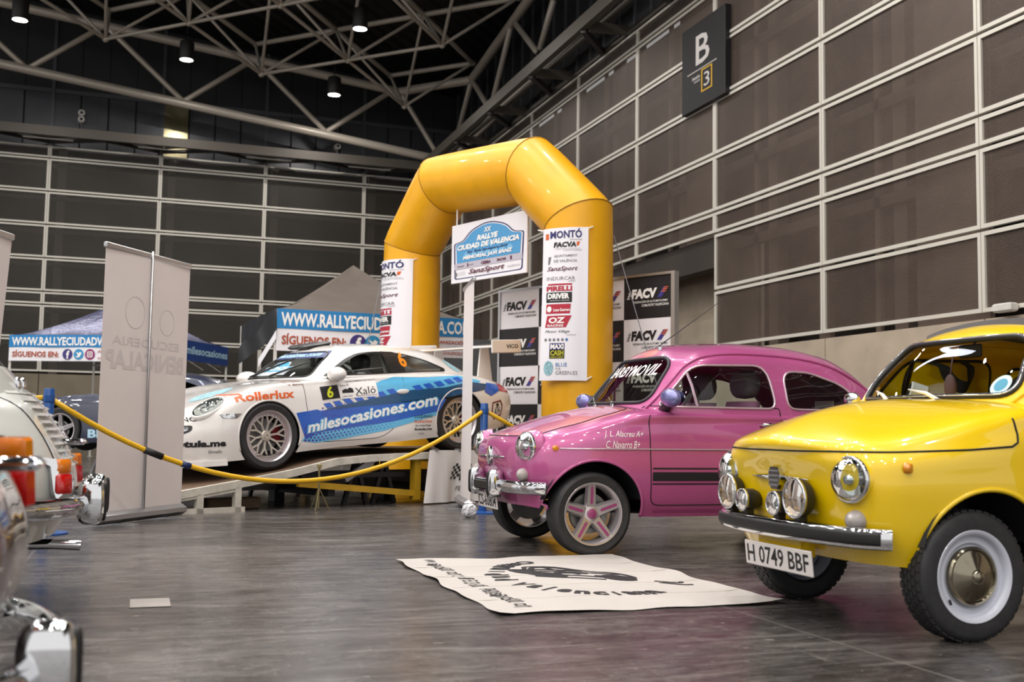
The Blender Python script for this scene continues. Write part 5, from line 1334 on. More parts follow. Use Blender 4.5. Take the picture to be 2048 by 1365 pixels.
# ================================================================== THE TWO SALOONS SEEN FROM BEHIND ON THE LEFT
rf6 = front_fn(LB6['bvh'], 0, 6, -1)      # rear face: (y, z)
M_AMBERGLOW = mat('amber_tail_lens', '#e07a10', .18, coat=.8); M_REDTAIL = mat('red_tail_lens', '#c4100c', .15, coat=.8)
def tail_details(root, lamp_z=.565, big=1.0, bz=.44, louvres=True, ovs=(-1, 1)):
    paint_ch = M_CHROME
    for s in (-1, 1):
        c = rf6(s*.43, lamp_z)+Vector((.016, s*.022, 0)); h = .07*big; w = .034*big
        nrm = Vector((.55, s*.82, .10)).normalized(); ax = Vector((0, 0, 1)); ax = (ax-nrm*ax.dot(nrm)).normalized(); ay = ax.cross(nrm)
        fm = frame_mat(c, ay, ax, nrm)
        tl_ = mk('tail_lamp', xf(bbox(-w, w, -h, h*.15, -.01, .045, .012), fm), M_REDTAIL, root, 'auto')
        mk('indicator_lens', xf(bbox(-w, w, h*.17, h, -.01, .04, .012), fm), M_AMBERGLOW, tl_, 'auto')
        sd = -1 if s < 0 else 1
        mk('lamp_bezel', xf(([(sd*w*1.0, h*1.0, .0), (sd*w*2.3, h*1.15, -.03), (sd*w*2.5, h*.95, -.03), (sd*w*1.5, h*.6, -.015), (sd*w*1.3, -h*.8, -.01), (sd*w*.8, -h*1.3, 0), (sd*w*.2, -h*1.05, .0)]+[(sd*w*1.0, h*1.0, .035), (sd*w*2.3, h*1.15, .0), (sd*w*2.5, h*.95, .0), (sd*w*1.5, h*.6, .02), (sd*w*1.3, -h*.8, .03), (sd*w*.8, -h*1.3, .02), (sd*w*.2, -h*1.05, .03)],
            [tuple(range(7)), tuple(range(7, 14))[::-1]]+[(i, (i+1) % 7, 7+(i+1) % 7, 7+i) for i in range(7)]), fm), M_CHROME, tl_, 'auto')
    # louvres of the engine lid: each a raised slat
    for r in range(11 if louvres else 0):
        z = .905-r*.030
        for y0_, y1_ in ((-.33, -.04), (.04, .33)):
            pts = [rf6(y0_+(y1_-y0_)*k/4, z) for k in range(5)]
            V = []; 
            for p in pts: V += [p+Vector((.0, 0, .008)), p+Vector((.016, 0, -.002)), p+Vector((0, 0, -.007))]
            F = [(k*3+a, k*3+3+a, k*3+3+(a+1) % 3, k*3+(a+1) % 3) for k in range(4) for a in range(3)]+[(0, 1, 2), (12, 14, 13)]
            mk('louvre', ([tuple(v) for v in V], F), MATS[root_paint[0]], root)
    trim('lid_gap', [(-.405, .46), (-.412, .6), (-.418, .75), (-.425, .92)], lambda y, z: rf6(y, z), .004, M_GAP, root, False)
    trim('lid_gap', [(.405, .46), (.412, .6), (.418, .75), (.425, .92)], lambda y, z: rf6(y, z), .004, M_GAP, root, False)
    for y in (-.16, -.10): mk('lid_catch', xf(sphere((0, 0, 0), 1, 12, 8), Matrix.Translation(rf6(y, .93)+Vector((.01, 0, .01))) @ Matrix.Diagonal((.018, .012, .036, 1))), M_CHROME, root, True)
    pb = rf6(0, .70)
    mk('plate_lamp', xf(bbox(-.02, .09, -.07, .07, -.014, .014, .012), Matrix.Translation(pb)), M_CHROME, root, 'auto')
    path = cr([(2.30, .69), (2.46, .64), (2.62, .55), (2.72, .40), (2.775, .20), (2.785, 0), (2.775, -.20), (2.72, -.40), (2.62, -.55), (2.46, -.64), (2.30, -.69)], 4)
    bumper_sweep(path, [(.0, bz-.045), (.02, bz-.04), (.034, bz-.02), (.038, bz+.005), (.03, bz+.03), (.012, bz+.042), (0, bz+.04)], 'rear_bumper', M_CHROME, root)
    for s in ovs:
        ov = mk('overrider', pill((2.805, s*.24, bz+.01), .058, .038, .098, .6), M_CHROME, root, 'auto')
        mk('rubber_pad', pill((2.853, s*.24, bz+.01), .016, .022, .082, .5), M_BLACK, ov, 'auto')
    mk('exhaust', join(tube([(2.45, -.2, .27), (2.66, -.2, .27), (2.77, -.2, .262)], .022, 12, cap=False), tube([(2.40, -.30, .29), (2.40, .3, .29)], .07, 12)), M_CHROME, root, True)
    for s in (-1, 1): mk('mud_flap', box(2.34, 2.35, s*.56-.09, s*.56+.09, .06, .28), M_BLACK, root)
root_paint = ['']
M_CREAM = mat('ivory_car_paint', '#cfd0cb', .30, 0, 1.0)
root_paint[0] = 'ivory_car_paint'
wc = saloon('white_saloon', 'white vintage saloon seen from behind at the left edge', (-2.968, 5.25, 0), M_CREAM, M_GLASSDARK, wheels='steel', wm=(M_WHITEWALL, M_HUB), R=.262, rimr=.168)
tail_details(wc)
M_GREYCAR = mat('dark_maroon_car_paint', '#4a3a3c', .30, 0, 1.0)
root_paint[0] = 'dark_maroon_car_paint'
fc = saloon('dark_saloon', 'out-of-focus car corner with tail lamp and chrome bumper nearest the camera', (-2.945, 2.53, 0), M_GREYCAR, M_GLASSDARK, wheels='steel', wm=(M_WHITEWALL, M_HUB), R=.262, rimr=.168)
tail_details(fc, .66, 1.25, .305, False, (-1,))
# ================================================================== RAMP UNDER THE COUPE
_PM = Matrix.Translation((RX, RY, 0)) @ Matrix.Rotation(RTH, 4, 'Z')
M_WOOD = mat('worn_brown_deck', '#6a5443', .7, var=.3, vscale=7, stretch=(1.2, 9, 1))
M_RAMPW = mat('scuffed_white_steel', '#c9c4b8', .5, var=.2, vscale=9)
M_YSTEEL = mat('yellow_painted_steel', '#b78f1c', .5, var=.15, vscale=8)
rp = thing('start_ramp', 'long ramp platform of brown boards with white edge rails under the coupe', 'ramp', (RX, RY, 0), RTH)
PROF = [(-1.70, .075), (-1.05, .186), (-.37, .284), (0, .343), (.12, .364), (.60, .462), (1.03, .494), (1.74, .516), (2.20, .530), (3.9, .531)]
def zr_(u):
    for (a, b), (c, d) in zip(PROF[:-1], PROF[1:]):
        if u <= c: return b+(d-b)*(u-a)/(c-a)
    return PROF[-1][1]
for i in range(10):
    y0_ = -1.04+i*.208
    V = []; F = []
    for k, (u, z) in enumerate(PROF):
        V += [(u, y0_+.004, z-.03), (u, y0_+.204, z-.03), (u, y0_+.204, z), (u, y0_+.004, z)]
    n = len(PROF)
    F = [(k*4+a, k*4+(a+1) % 4, k*4+4+(a+1) % 4, k*4+4+a) for k in range(n-1) for a in range(4)]+[(3, 2, 1, 0), ((n-1)*4, (n-1)*4+1, (n-1)*4+2, (n-1)*4+3)]
    mk('plank', (V, F), M_WOOD, rp)
for s in (-1, 1):
    V = []
    for (u, z) in PROF: V += [(u, s*1.05, z-.055), (u, s*1.11, z-.055), (u, s*1.11, z+.012), (u, s*1.05, z+.012)]
    mk('edge_rail', (V, F), M_RAMPW, rp)
    mk('lower_rail', beam((-1.45, s*1.08, .075), (-.46, s*1.08, .205), .04, .04), M_RAMPW, rp)
    for u in (-.84, -.47): mk('foot', box(u-.03, u+.03, s*1.08-.03, s*1.08+.03, 0, zr_(u)-.05), M_RAMPW, rp)
    mk('ground_rail', box(-1.5, -.40, s*1.08-.03, s*1.08+.03, 0, .045), M_RAMPW, rp)
    mk('yellow_rail', beam((.2, s*1.02, .235), (1.66, s*1.02, .10), .05, .06), M_YSTEEL, rp)
    mk('yellow_post', box(1.58, 1.66, s*1.02-.04, s*1.02+.04, .04, .47), M_YSTEEL, rp)
    for u in (.95, 1.30): mk('trestle_leg', join(beam((u-.14, s*.9, 0), (u, s*.9, .46), .04, .04), beam((u+.14, s*.9, 0), (u, s*.9, .46), .04, .04), beam((u-.10, s*.9, .15), (u+.10, s*.9, .15), .03, .03)), M_BLACK, rp)
    mk('trestle_beam', beam((.3, s*.9, .30), (1.6, s*.9, .30), .06, .05), M_BLACK, rp)
    mk('brace', beam((.75, s*1.0, .26), (1.1, s*1.0, .46), .04, .06), M_GALV, rp)
    mk('yellow_sill', beam((1.66, s*1.03, .47), (3.85, s*1.03, .47), .06, .08), M_YSTEEL, rp)
    for u in (2.6, 3.8): mk('yellow_post', box(u-.04, u+.04, s*1.02-.04, s*1.02+.04, 0, .45), M_YSTEEL, rp)
mk('centre_beam', box(-.2, 3.8, -.06, .06, .12, .30), M_GALV, rp)
for u in (.6, 2.0, 3.6): mk('cross_member', box(u-.04, u+.04, -1.0, 1.0, .10, .18), M_BLACK, rp)
for u in (.6, 2.0, 3.6): mk('centre_foot', box(u-.06, u+.06, -.06, .06, 0, .12), M_BLACK, rp)
wb = thing('wooden_block', 'grey brown timber block lying under the low end of the ramp', 'timber', tuple(_PM @ Vector((-.36, -.80, 0))), RTH)
mk('timber', bbox(-.27, .27, -.06, .06, 0, .11, .012), mat('old_timber', '#5a4a3c', .8, var=.3, vscale=12, stretch=(1, 6, 6)), wb, 'auto')
# white printed cloth hanging on the near side of the platform
M_CLOTH = mat('white_cloth', '#d8d4d2', .75)
dr = thing('ramp_skirt', 'white printed cloth skirt hanging from the side of the platform', 'cloth', (RX, RY, 0), RTH)
def skirt(a, b):
    u = 1.68+2.2*a-.12*(b)*math.exp(-a*6); z = .55-.535*b
    w = -1.17-.05*b-.035*b*math.sin(a*26)-.02*b*math.sin(a*61+1)
    return (u, w, z)
mk('cloth', grid(skirt, 60, 10), M_CLOTH, dr, True)
mk('clip', join(*[box(1.75+k*.32, 1.79+k*.32, -1.185, -1.11, .545, .565) for k in range(6)]), M_GALV, dr)
def skf(a, b): 
    p = Vector(skirt((a-1.68)/2.2, (.55-b)/.535)); return p+Vector((0, -.012, 0))
g1 = [txt('FACVA', 2.09, 2.95, .235, .41, .05, .15), txt('FEDERACIÓN DE AUTOMOVILISMO', 2.06, 2.95, .13, .19, .0, .2)]
g = [poly2([(1.96+.03*i+.01*j, .25+.027*j), (1.99+.03*i+.01*j, .25+.027*j), (2.0+.03*i+.01*j, .277+.027*j), (1.97+.03*i+.01*j, .277+.027*j)]) for i in range(4) for j in range(6) if (i+j) % 2 == 0]
for q in g1: mk('cloth_lettering', put(gridcut2(q, .05), skf), M_INKBLACK, dr)
mk('chequered_flag', put(gridcut2(join2(*g), .05), skf), M_INKBLACK, dr)['kind'] = 'stuff'

# ================================================================== INFLATABLE ARCH
aR = at_depth(1153, 860, 12.3); aL = at_depth(816.5, 860, 14.9); aR.z = 0; aL.z = 0
ae = (aL-aR); SPAN = ae.length; ae.normalize(); an = Vector((ae.y, -ae.x, 0))
if an.y > 0: an = -an                     # towards the camera
M_ARCH = mat('yellow_inflatable_vinyl', '#e8a800', .42, 0, .08, var=.07, vscale=3, bump=.10, bscale=14)
ar = thing('inflatable_arch', 'big yellow inflatable start arch', 'arch', tuple((aR+aL)/2), math.atan2(ae.y, ae.x))
R_A = .40
hs_ = SPAN/2
nodes = [(-hs_, 0.0), (-hs_+.0, 3.18), (-hs_+.84, 3.90), (hs_-.70, 4.02), (hs_, 3.26), (hs_, 0.0)]
P = [Vector((a, 0, z)) for a, z in nodes]
D = [(P[i+1]-P[i]).normalized() for i in range(5)]
nv = Vector((0, 1, 0))
def mitre(i):
    if i == 0: return D[0]
    if i == 5: return D[4]
    return (D[i-1]+D[i]).normalized()
NS = 28
for i in range(5):
    d = D[i]; b = d.cross(nv); m0, m1 = mitre(i), mitre(i+1); rings = 9; V = []; F = []
    for k in range(rings+1):
        t = k/rings; rr = R_A*(1-.035*(abs(2*t-1)**6) if 0 < i < 4 else 1-.03*((t if i == 0 else 1-t)**8))
        for j in range(NS):
            a = 2*PI*j/NS; c = (nv*math.cos(a)+b*math.sin(a))*rr
            s0 = P[i]+c-d*(c.dot(m0)/d.dot(m0)); s1 = P[i+1]+c-d*(c.dot(m1)/d.dot(m1))
            V.append(tuple(s0.lerp(s1, t)))
    F = [(k*NS+j, k*NS+(j+1) % NS, (k+1)*NS+(j+1) % NS, (k+1)*NS+j) for k in range(rings) for j in range(NS)]
    seg = mk('tube_section', (V, F), M_ARCH, ar, True)
    if i < 4: mk('seam', tube([V[rings*NS+j] for j in range(NS)], .008, 5, True), mat('dark_seam_vinyl', '#9a6c08', .6), seg)  # darker yellow ring along the mitre
for s, zz in ((-1, 3.0), (1, 2.9)): mk('eyelet', lathe([(.02, -.01), (.035, 0), (.02, .01)], 10, 'y'), M_ARCH, ar, loc=(s*hs_, -R_A, zz))
# ------------------------------------------------------------------ sponsor banners on the legs
M_NAVY = mat('navy_ink', '#2a2a66', .5); M_CRIM = mat('crimson_ink', '#b01f38', .5); M_GREYI = mat('grey_ink', '#77747a', .6); M_MAR = mat('plum_ink', '#5a1836', .5)
M_BLUEI = mat('blue_ink', '#2f6fae', .5); M_LIME = mat('lime_ink', '#b9b51e', .5); M_ORI = mat('orange_red_ink', '#d06020', .5)
def banner_print(parent, fn):
    """fn(a, b): a 0..1 across, b 0..1 from the top down"""
    def T(s, x0, x1, t, b_, m, bold=0, shear=0, nm='print'): 
        mk(nm, put(gridcut2(txt(s, x0, x1, -b_, -t, bold, shear), .06), lambda a, b: fn(a, -b, .004)), m, parent)
    def B(x0, x1, t, b_, m, sk=0.0, nm='print_block'): mk(nm, put(gridcut2(poly2([(x0, -b_), (x1-sk, -b_), (x1, -t), (x0+sk*.3, -t)]), .06), lambda a, b: fn(a, -b, .002)), m, parent)
    B(.06, .13, .035, .075, M_ORI); T('MONTÓ', .16, .86, .008, .07, M_NAVY, .03); T('pinturas', .60, .86, .075, .088, M_GREYI)
    T('FACVA', .24, .74, .095, .13, M_INKBLACK, .05, .1); B(.74, .82, .095, .122, M_ORI, .03); T('FEDERACIÓN DE AUTOMOVILISMO', .28, .82, .136, .143, M_GREYI); T('COMUNITAT VALENCIANA', .45, .86, .147, .154, M_GREYI)
    T('AJUNTAMENT', .25, .76, .178, .198, M_GREYI, .01); T('DE VALÈNCIA', .25, .76, .206, .228, M_GREYI, .01)
    B(.12, .19, .19, .24, M_GREYI, .03)
    T('SanzSport', .10, .78, .255, .292, M_MAR, .015, .35)
    T('INDURCAR', .10, .72, .322, .345, M_GREYI); T('.com', .56, .72, .35, .358, M_GREYI)
    T('PIRELLI', .10, .66, .385, .417, M_CRIM, .05); B(.13, .66, .368, .379, M_CRIM)
    B(.10, .66, .425, .492, M_INKBLACK); T('DRIVER', .13, .60, .432, .468, M_INKWHITE, .05)
    T('NEUMÁTICOS Y SERVICIOS', .18, .60, .474, .482, M_INKWHITE)
    B(.10, .64, .502, .565, M_CRIM, .02); T('Lucas Guerrero', .26, .62, .53, .55, M_INKWHITE, .03); mk('print', put(poly2(disc2(.17, -.535, .05, 14, .02)), lambda a, b: fn(a, -b, .005)), M_INKWHITE, parent)
    B(.09, .66, .578, .655, M_CRIM, .12); T('OZ', .16, .52, .588, .628, M_INKWHITE, .04, .1); T('RACING', .14, .48, .635, .65, M_INKWHITE, .03)
    T('Motor Village', .09, .62, .672, .695, M_INKBLACK, .0, .4); T('VALENCIA', .55, .76, .70, .708, M_GREYI)
    for k in range(6): mk('print', put(poly2(disc2(.11+k*.09, -.735, .028, 10, .010)), lambda a, b: fn(a, -b, .004)), M_GREYI if k < 5 else M_BLUEI, parent)
    B(.20, .52, .757, .80, M_NAVY); T('MAXI', .22, .50, .762, .796, M_INKWHITE, .04); B(.20, .52, .80, .858, M_INKBLACK); T('CASH', .22, .50, .804, .838, M_LIME, .04); T('CASH & CARRY', .22, .50, .842, .855, M_LIME, .02)
    mk('print', put(gridcut2(poly2(disc2(.19, -.92, .10, 20, .048)), .05), lambda a, b: fn(a, -b, .004)), M_BRAIN, parent)
    T('BLUE', .34, .58, .885, .91, M_BLUEI); T('FOR', .34, .45, .917, .932, M_GREYI); T('GREEN.ES', .34, .80, .938, .962, M_GREYI)
def leg_frame(base):
    tc_ = Vector((-base.x, -base.y, 0)).normalized(); rt_ = Vector((tc_.y*-1, tc_.x, 0)); 
    if rt_.dot(RT) < 0: rt_ = -rt_
    return tc_, rt_
def banner(label, base, ztop, height, xl, xr, hug):
    tc_, rt_ = leg_frame(base)
    t = thing('arch_banner', label, 'banner', tuple(base))
    def fn(a, b, off=0.0):
        if hug:
            ph = math.radians(-118+(2+118)*a); r = R_A+.014+off
            p = tc_*(r*math.cos(ph))+rt_*(r*math.sin(ph))
        else:
            x = xl+(xr-xl)*a; cyl = math.sqrt(max(0, (R_A+.012)**2-x*x)); out = max(cyl, .5*cyl+.5*R_A*(.80+.25*a))+.004
            bul = .05*b*b*(1-a)
            p = rt_*(x-bul*.5)+tc_*(out+bul+off)
        return p+Vector((0, 0, ztop-height*b))
    mk('sheet', grid(lambda a, b: fn(a, b), 24, 16), M_PVC, t, True)
    banner_print(t, fn)
    for a, b in ((0.0, .01), (1.0, .01), (1.0, .99)):
        p = fn(a, b, .01); q = p+(rt_*(.05 if a > .5 else -.06))+Vector((0, 0, .03))-tc_*(.05 if a > .5 else .1)
        mk('tie', tube([p, q], .008, 6), M_INKWHITE, t)
    return t
banner('tall white sponsor banner on the near right arch leg', aR, on_z(1130, 458, 0).z+3.02, 1.70, -R_A*.99, R_A*.27, False)
banner('white sponsor banner wrapped on the far left arch leg behind the coupe', aL, 3.04, 1.80, 0, 0, True)
for base, lab, dx in ((aR, 'thin guy cord running down from the right arch leg', (2.2, -.6)), (aL, 'thin guy cord running down from the left arch leg', (-1.6, -1.0))):
    tc_, rt_ = leg_frame(base)
    t = thing('guy_cord', lab, 'cord', tuple(base+rt_*dx[0]*.55+tc_*.8))
    e = base+rt_*(R_A*math.copysign(1, dx[0]))+Vector((0, 0, 3.0 if dx[0] > 0 else 2.9)); e = e-t.location
    mk('cord', tube([(0, 0, 0), tuple(e)], .006, 5), M_GREYI, t)

# ------------------------------------------------------------------ hanging rally plate
mid = (aR+aL)/2+an*.05
sx = -ae; sgn = thing('rally_sign', 'white hanging board with a blue rally plate print', 'sign', tuple(aR+ae*1.54+an*.1+Vector((0, 0, 2.64))))
SW, SH = 1.52, .76
def sgf(g, m, off, nm='print'): return mk(nm, put(g, lambda a, b: sx*(a*SW-SW/2)+Vector((0, 0, b*SH))+an*off), m, sgn)
mk('board', xf(bbox(-SW/2, SW/2, -.012, .012, 0, SH, .004), Matrix.Rotation(math.atan2(sx.y, sx.x), 4, 'Z')), M_PVC, sgn)
def plate_shape(k=1.0):
    L = [(.05, .06), (.95, .06), (.965, .68), (.84, .70), (.74, .86), (.50, .97), (.26, .86), (.16, .70), (.035, .68)]
    L = round_poly(L, [.04, .04, .04, .06, .2, .25, .2, .06, .04], 6); c = (.5, .46)
    return [(c[0]+(p[0]-c[0])*k, c[1]+(p[1]-c[1])*k) for p in L]
sgf(ring2(plate_shape(1.0), plate_shape(.965)), M_NAVY, .015, 'plate_border')
blue = [p for p in plate_shape(.93)]
bl_ = []
for p in blue: bl_.append((p[0], max(p[1], .335)))
sgf(poly2(bl_), mat('rally_blue', '#4f9bd0', .5), .016, 'plate_blue')
g = []
for i in range(7):
    for j in range(3):
        cx, cy = .22+i*.095+(j % 2)*.047, .46+j*.115
        if abs(cx-.5) < .30-(cy-.46)*.5: g.append(poly2([(cx-.04, cy), (cx, cy-.055), (cx+.04, cy), (cx, cy+.055)]))
sgf(join2(*g), mat('rally_blue_pale', '#7fbce2', .5), .018, 'plate_checks')
for q in (txt('XX', .45, .55, .78, .86, .04, .2), txt('RALLYE', .36, .64, .66, .75, .05, .2), txt('CIUDAD DE VALENCIA', .09, .91, .545, .635, .05, .2), txt('MEMORIAL JAVI SANZ', .17, .83, .36, .44, .05, .2)): sgf(q, M_INKWHITE, .022, 'plate_lettering')
sgf(txt('29 y 30 de Noviembre 2019', .22, .76, .465, .515, .03, .25), M_NAVY, .022, 'plate_date')
sgf(rect2(.05, .95, .23, .325), mat('lilac_grey', '#bdb8c6', .5), .018, 'plate_strip')
for q in (txt('CEEBA', .42, .55, .25, .30, .04), txt('FACVA', .63, .75, .255, .30, .04, .1), rect2(.23, .245, .25, .31), rect2(.80, .82, .25, .31), txt('fundació', .10, .19, .26, .29, .01), txt('Diputació', .255, .32, .265, .29, .01)): sgf(q, M_MAR, .022, 'strip_lettering')
sgf(txt('SanzSport', .25, .73, .10, .205, .02, .35), M_MAR, .022, 'sponsor_lettering')
for q in (txt('VALÈNCIA', .76, .92, .13, .165, 0), txt('AJUNTAMENT', .11, .21, .155, .175, 0), txt('DE VALÈNCIA', .11, .21, .125, .145, 0), poly2(disc2(.075, .15, .016, 10, .035))): sgf(q, M_GREYI, .022, 'town_lettering')
for a in (.06, .93): 
    b0 = sx*(a*SW-SW/2)+Vector((0, 0, SH-.03)); mk('rope', tube([b0, b0+Vector((0, 0, .30 if a < .5 else .26))], .010, 6), M_INKWHITE, sgn)

# ================================================================== CHECKED PHOTO WALL
pL = at_depth(1000, 860, 14.1); pR = at_depth(1345, 860, 12.13); pL.z = pR.z = 0
pd = (pR-pL); PLN = pd.length; pd.normalize(); pn = Vector((pd.y, -pd.x, 0))
if pn.dot(Vector((-pL.x, -pL.y, 0))) < 0: pn = -pn
PHH = 2.55
pw_ = thing('photo_wall', 'black and white checked photo wall printed with a federation logo', 'backdrop', tuple(pL))
mk('board', xf(box(0, PLN, -.02, .02, .05, PHH), Matrix.Rotation(math.atan2(pd.y, pd.x), 4, 'Z')), M_PVC, pw_)
for a, b, c, d in ((-.03, 0, 0, PHH+.03), (PLN, PLN+.05, 0, PHH+.03), (0, PLN, PHH, PHH+.03)):
    mk('frame_bar', xf(box(a, b, -.04, .04, c, d), Matrix.Rotation(math.atan2(pd.y, pd.x), 4, 'Z')), M_ALU, pw_)
for k in (0.15, .5, .85): mk('rear_prop', beam(pd*(PLN*k)-pn*.03+Vector((0, 0, 1.8)), pd*(PLN*k)-pn*.7+Vector((0, 0, .02)), .04, .04), M_ALU, pw_)
ch_ = .485; nx = 2*max(1, round(PLN/1.2)); cw = PLN/nx
def pwf(a, b, off): return pd*a+pn*(.021+off)+Vector((0, 0, b))
for side in (0, 1):
    gs = []; gb = []; go = []
    for i in range(nx):
        for j in range(7):
            x0_ = PLN-(i+1)*cw; z1 = PHH-j*ch_; z0 = max(z1-ch_, .06); x0_ = max(x0_, 0)
            blk = (i+j) % 2 == 0
            if side == 0:
                if blk and z0 < z1-.02: gs.append(rect2(x0_, PLN-i*cw, z0, z1))
            if blk == (side == 0) and z1-ch_ > 0 and PLN-(i+1)*cw >= -.01:
                xa, xb = x0_+cw*.08, x0_+cw*.94; zm = z1-ch_*.5
                gb += [txt('FACV', xa+cw*.08, xa+cw*.62, zm-.01, zm+.105, .06, .12), txt('FEDERACIÓN DE AUTOMOVILISMO', xa+cw*.12, xb-cw*.02, zm-.06, zm-.03, .01, .15), txt('COMUNITAT VALENCIANA', xa+cw*.30, xb, zm-.105, zm-.075, .01, .15)]
                gb += [poly2([(xa+.012*k+.006*r-.012, zm-.01+.016*r), (xa+.012*k+.006*r, zm-.01+.016*r), (xa+.012*k+.006*r+.006, zm+.006+.016*r), (xa+.012*k+.006*r-.006, zm+.006+.016*r)]) for k in range(3) for r in range(6) if (k+r) % 2 == 0]
                go += [([(xb-cw*.24, zm-.01), (xb-cw*.15, zm-.01), (xb-cw*.02, zm+.105), (xb-cw*.11, zm+.105)], [(0, 1, 2, 3)])]
    if side == 0: mk('black_squares', put(join2(*gs), lambda a, b: pwf(a, b, .001)), M_INKBLACK, pw_)
    mk('logo_lettering', put(join2(*gb), lambda a, b: pwf(a, b, .003)), M_INKWHITE if side == 0 else M_INKBLACK, pw_)
    mk('logo_flags', put(join2(*go), lambda a, b: pwf(a, b, .003)), mat('flag_violet', '#3d3a8c', .5), pw_)
    mk('logo_flag_stripes', put(join2(*[([(q[0][0]+(q[3][0]-q[0][0])*t0+.012, q[0][1]+(q[3][1]-q[0][1])*t0), (q[1][0]+(q[2][0]-q[1][0])*t0+.012, q[0][1]+(q[3][1]-q[0][1])*t0), (q[1][0]+(q[2][0]-q[1][0])*t1+.012, q[0][1]+(q[3][1]-q[0][1])*t1), (q[0][0]+(q[3][0]-q[0][0])*t1+.012, q[0][1]+(q[3][1]-q[0][1])*t1)], [(0, 1, 2, 3)]) for q, _ in go for t0, t1 in ((.5, .62), (.72, .84), (.92, 1.0))]), lambda a, b: pwf(a, b, .005)), M_ORI, pw_)

# ================================================================== TENTS WITH WEB-ADDRESS BANNERS
def tent(name, label, o, ex, ey, wx, wy, eave, peak, m_roof, m_val, legs=True):
    """o: near left corner, ex along the front, ey to the back"""
    t = thing(name, label, 'tent', (o.x, o.y, 0))
    ex = Vector(ex); ey = Vector(ey); c = ex*wx/2+ey*wy/2
    cor = [Vector((0, 0, 0)), ex*wx, ex*wx+ey*wy, ey*wy]
    for k in range(4):
        a, b = cor[k], cor[(k+1) % 4]
        def fn(u, v):
            base = a.lerp(b, u); q = base.lerp(c, v); s = 4*u*(1-u)
            z = eave+(peak-eave)*(v**1.35)-.05*s*(1-v)*v*3 - .035*s*(1-v)
            return (q.x, q.y, z+.012*math.sin(u*23+k)*(1-v)*math.sin(v*9))
        mk('roof_panel', grid(fn, 16, 12), m_roof, t, True)
        d = (b-a).normalized(); n_ = Vector((d.y, -d.x, 0))
        mk('valance', grid(lambda u, v: tuple(a.lerp(b, u)+n_*(.012+.012*math.sin(u*31+k))+Vector((0, 0, eave-.035*4*u*(1-u)*0-.30*v))), 24, 3), m_val, t, True)
        mk('leg', box(a.x-.022, a.x+.022, a.y-.022, a.y+.022, 0, eave-.02), M_STEELWHITE, t)
        mk('foot_plate', box(a.x-.06, a.x+.06, a.y-.06, a.y+.06, 0, .008), M_STEELWHITE, t)
        for i in range(2):
            p0, p1 = a.lerp(b, i/2), a.lerp(b, (i+1)/2)
            p0 = p0.lerp(c, .05); p1 = p1.lerp(c, .05)
            mk('scissor_bar', tube([p0+Vector((0, 0, eave-.10)), p1+Vector((0, 0, eave-.45))], .013, 6), M_STEELWHITE, t)
            mk('scissor_bar', tube([p0+Vector((0, 0, eave-.45)), p1+Vector((0, 0, eave-.05))], .013, 6), M_STEELWHITE, t)
    mk('mast', tube([tuple(c+Vector((0, 0, eave-.3))), tuple(c+Vector((0, 0, peak-.02)))], .02, 8), M_STEELWHITE, t)
    return t
M_SKY = mat('banner_blue', '#1f7fbe', .5); M_RUST = mat('rust_ink', '#a8482a', .5)
M_FB = mat('icon_indigo', '#3a2f78', .5); M_TW = mat('icon_blue', '#2f8fc4', .5); M_IG = mat('icon_magenta', '#8c2466', .5)
def web_banner(label, o, ex, n_, w, h):
    t = thing('web_banner', label, 'banner', tuple(o))
    ex = Vector(ex)
    def f(off): return lambda a, b: ex*a+Vector((0, 0, b))+n_*off
    mk('sheet', put(gridcut2(rect2(0, w, -h, 0), .25), lambda a, b: f(0)(a, b)+n_*(.006*math.sin(a*5))), M_PVC, t)
    mk('blue_strip', put(rect2(0, w, -h*.47, 0), f(.010)), M_SKY, t)
    mk('web_lettering', put(txt('WWW.RALLYECIUDADVALENCIA.COM', w*.02, w*.985, -h*.41, -h*.08, .03), f(.014)), M_INKWHITE, t)
    for q in (txt('SÍGUENOS EN:', w*.025, w*.34, -h*.85, -h*.58, .03), txt('¿QUIERES SER ORGANIZACIÓN?', w*.60, w*.98, -h*.68, -h*.55, .03), txt('EN:', w*.775, w*.81, -h*.79, -h*.73, .03), txt('VOLUNTARIOS@RALLYECIUDADVALENCIA.COM', w*.60, w*.98, -h*.95, -h*.84, .02)): mk('invite_lettering', put(q, f(.013)), M_RUST, t)
    for k, (m, x) in enumerate(((M_FB, .40), (M_TW, .475), (M_IG, .55))):
        cx, cy, r = w*x, -h*.74, h*.205
        mk('icon_disc', put(poly_fan(disc2(cx, cy, r, 24)), f(.013)), m, t)
        if k == 0: g = txt('f', cx-r*.25, cx+r*.4, cy-r*.85, cy+r*.7, .04)
        elif k == 1: g = poly2([(cx-r*.6, cy-r*.45), (cx-r*.1, cy-r*.2), (cx-r*.55, cy+r*.5), (cx+r*.0, cy+r*.2), (cx+r*.25, cy+r*.5), (cx+r*.5, cy+r*.3), (cx+r*.65, cy+r*.3), (cx+r*.5, cy), (cx+r*.2, cy-r*.5), (cx-r*.2, cy-r*.6)])
        else: g = join2(ring2(rrect(cx-r*.55, cx+r*.55, cy-r*.55, cy+r*.55, r*.2, 3), rrect(cx-r*.4, cx+r*.4, cy-r*.4, cy+r*.4, r*.15, 3)), ring2(disc2(cx, cy, r*.28, 12), disc2(cx, cy, r*.15, 12)))
        mk('icon_glyph', put(g, f(.016)), M_INKWHITE, t)
    return t
t1L = at_depth(545, 860, 15.4); t1R = at_depth(938, 860, 16.57); t1L.z = t1R.z = 0
e1 = (t1R-t1L); W1 = e1.length; e1.normalize(); b1 = Vector((-e1.y, e1.x, 0))
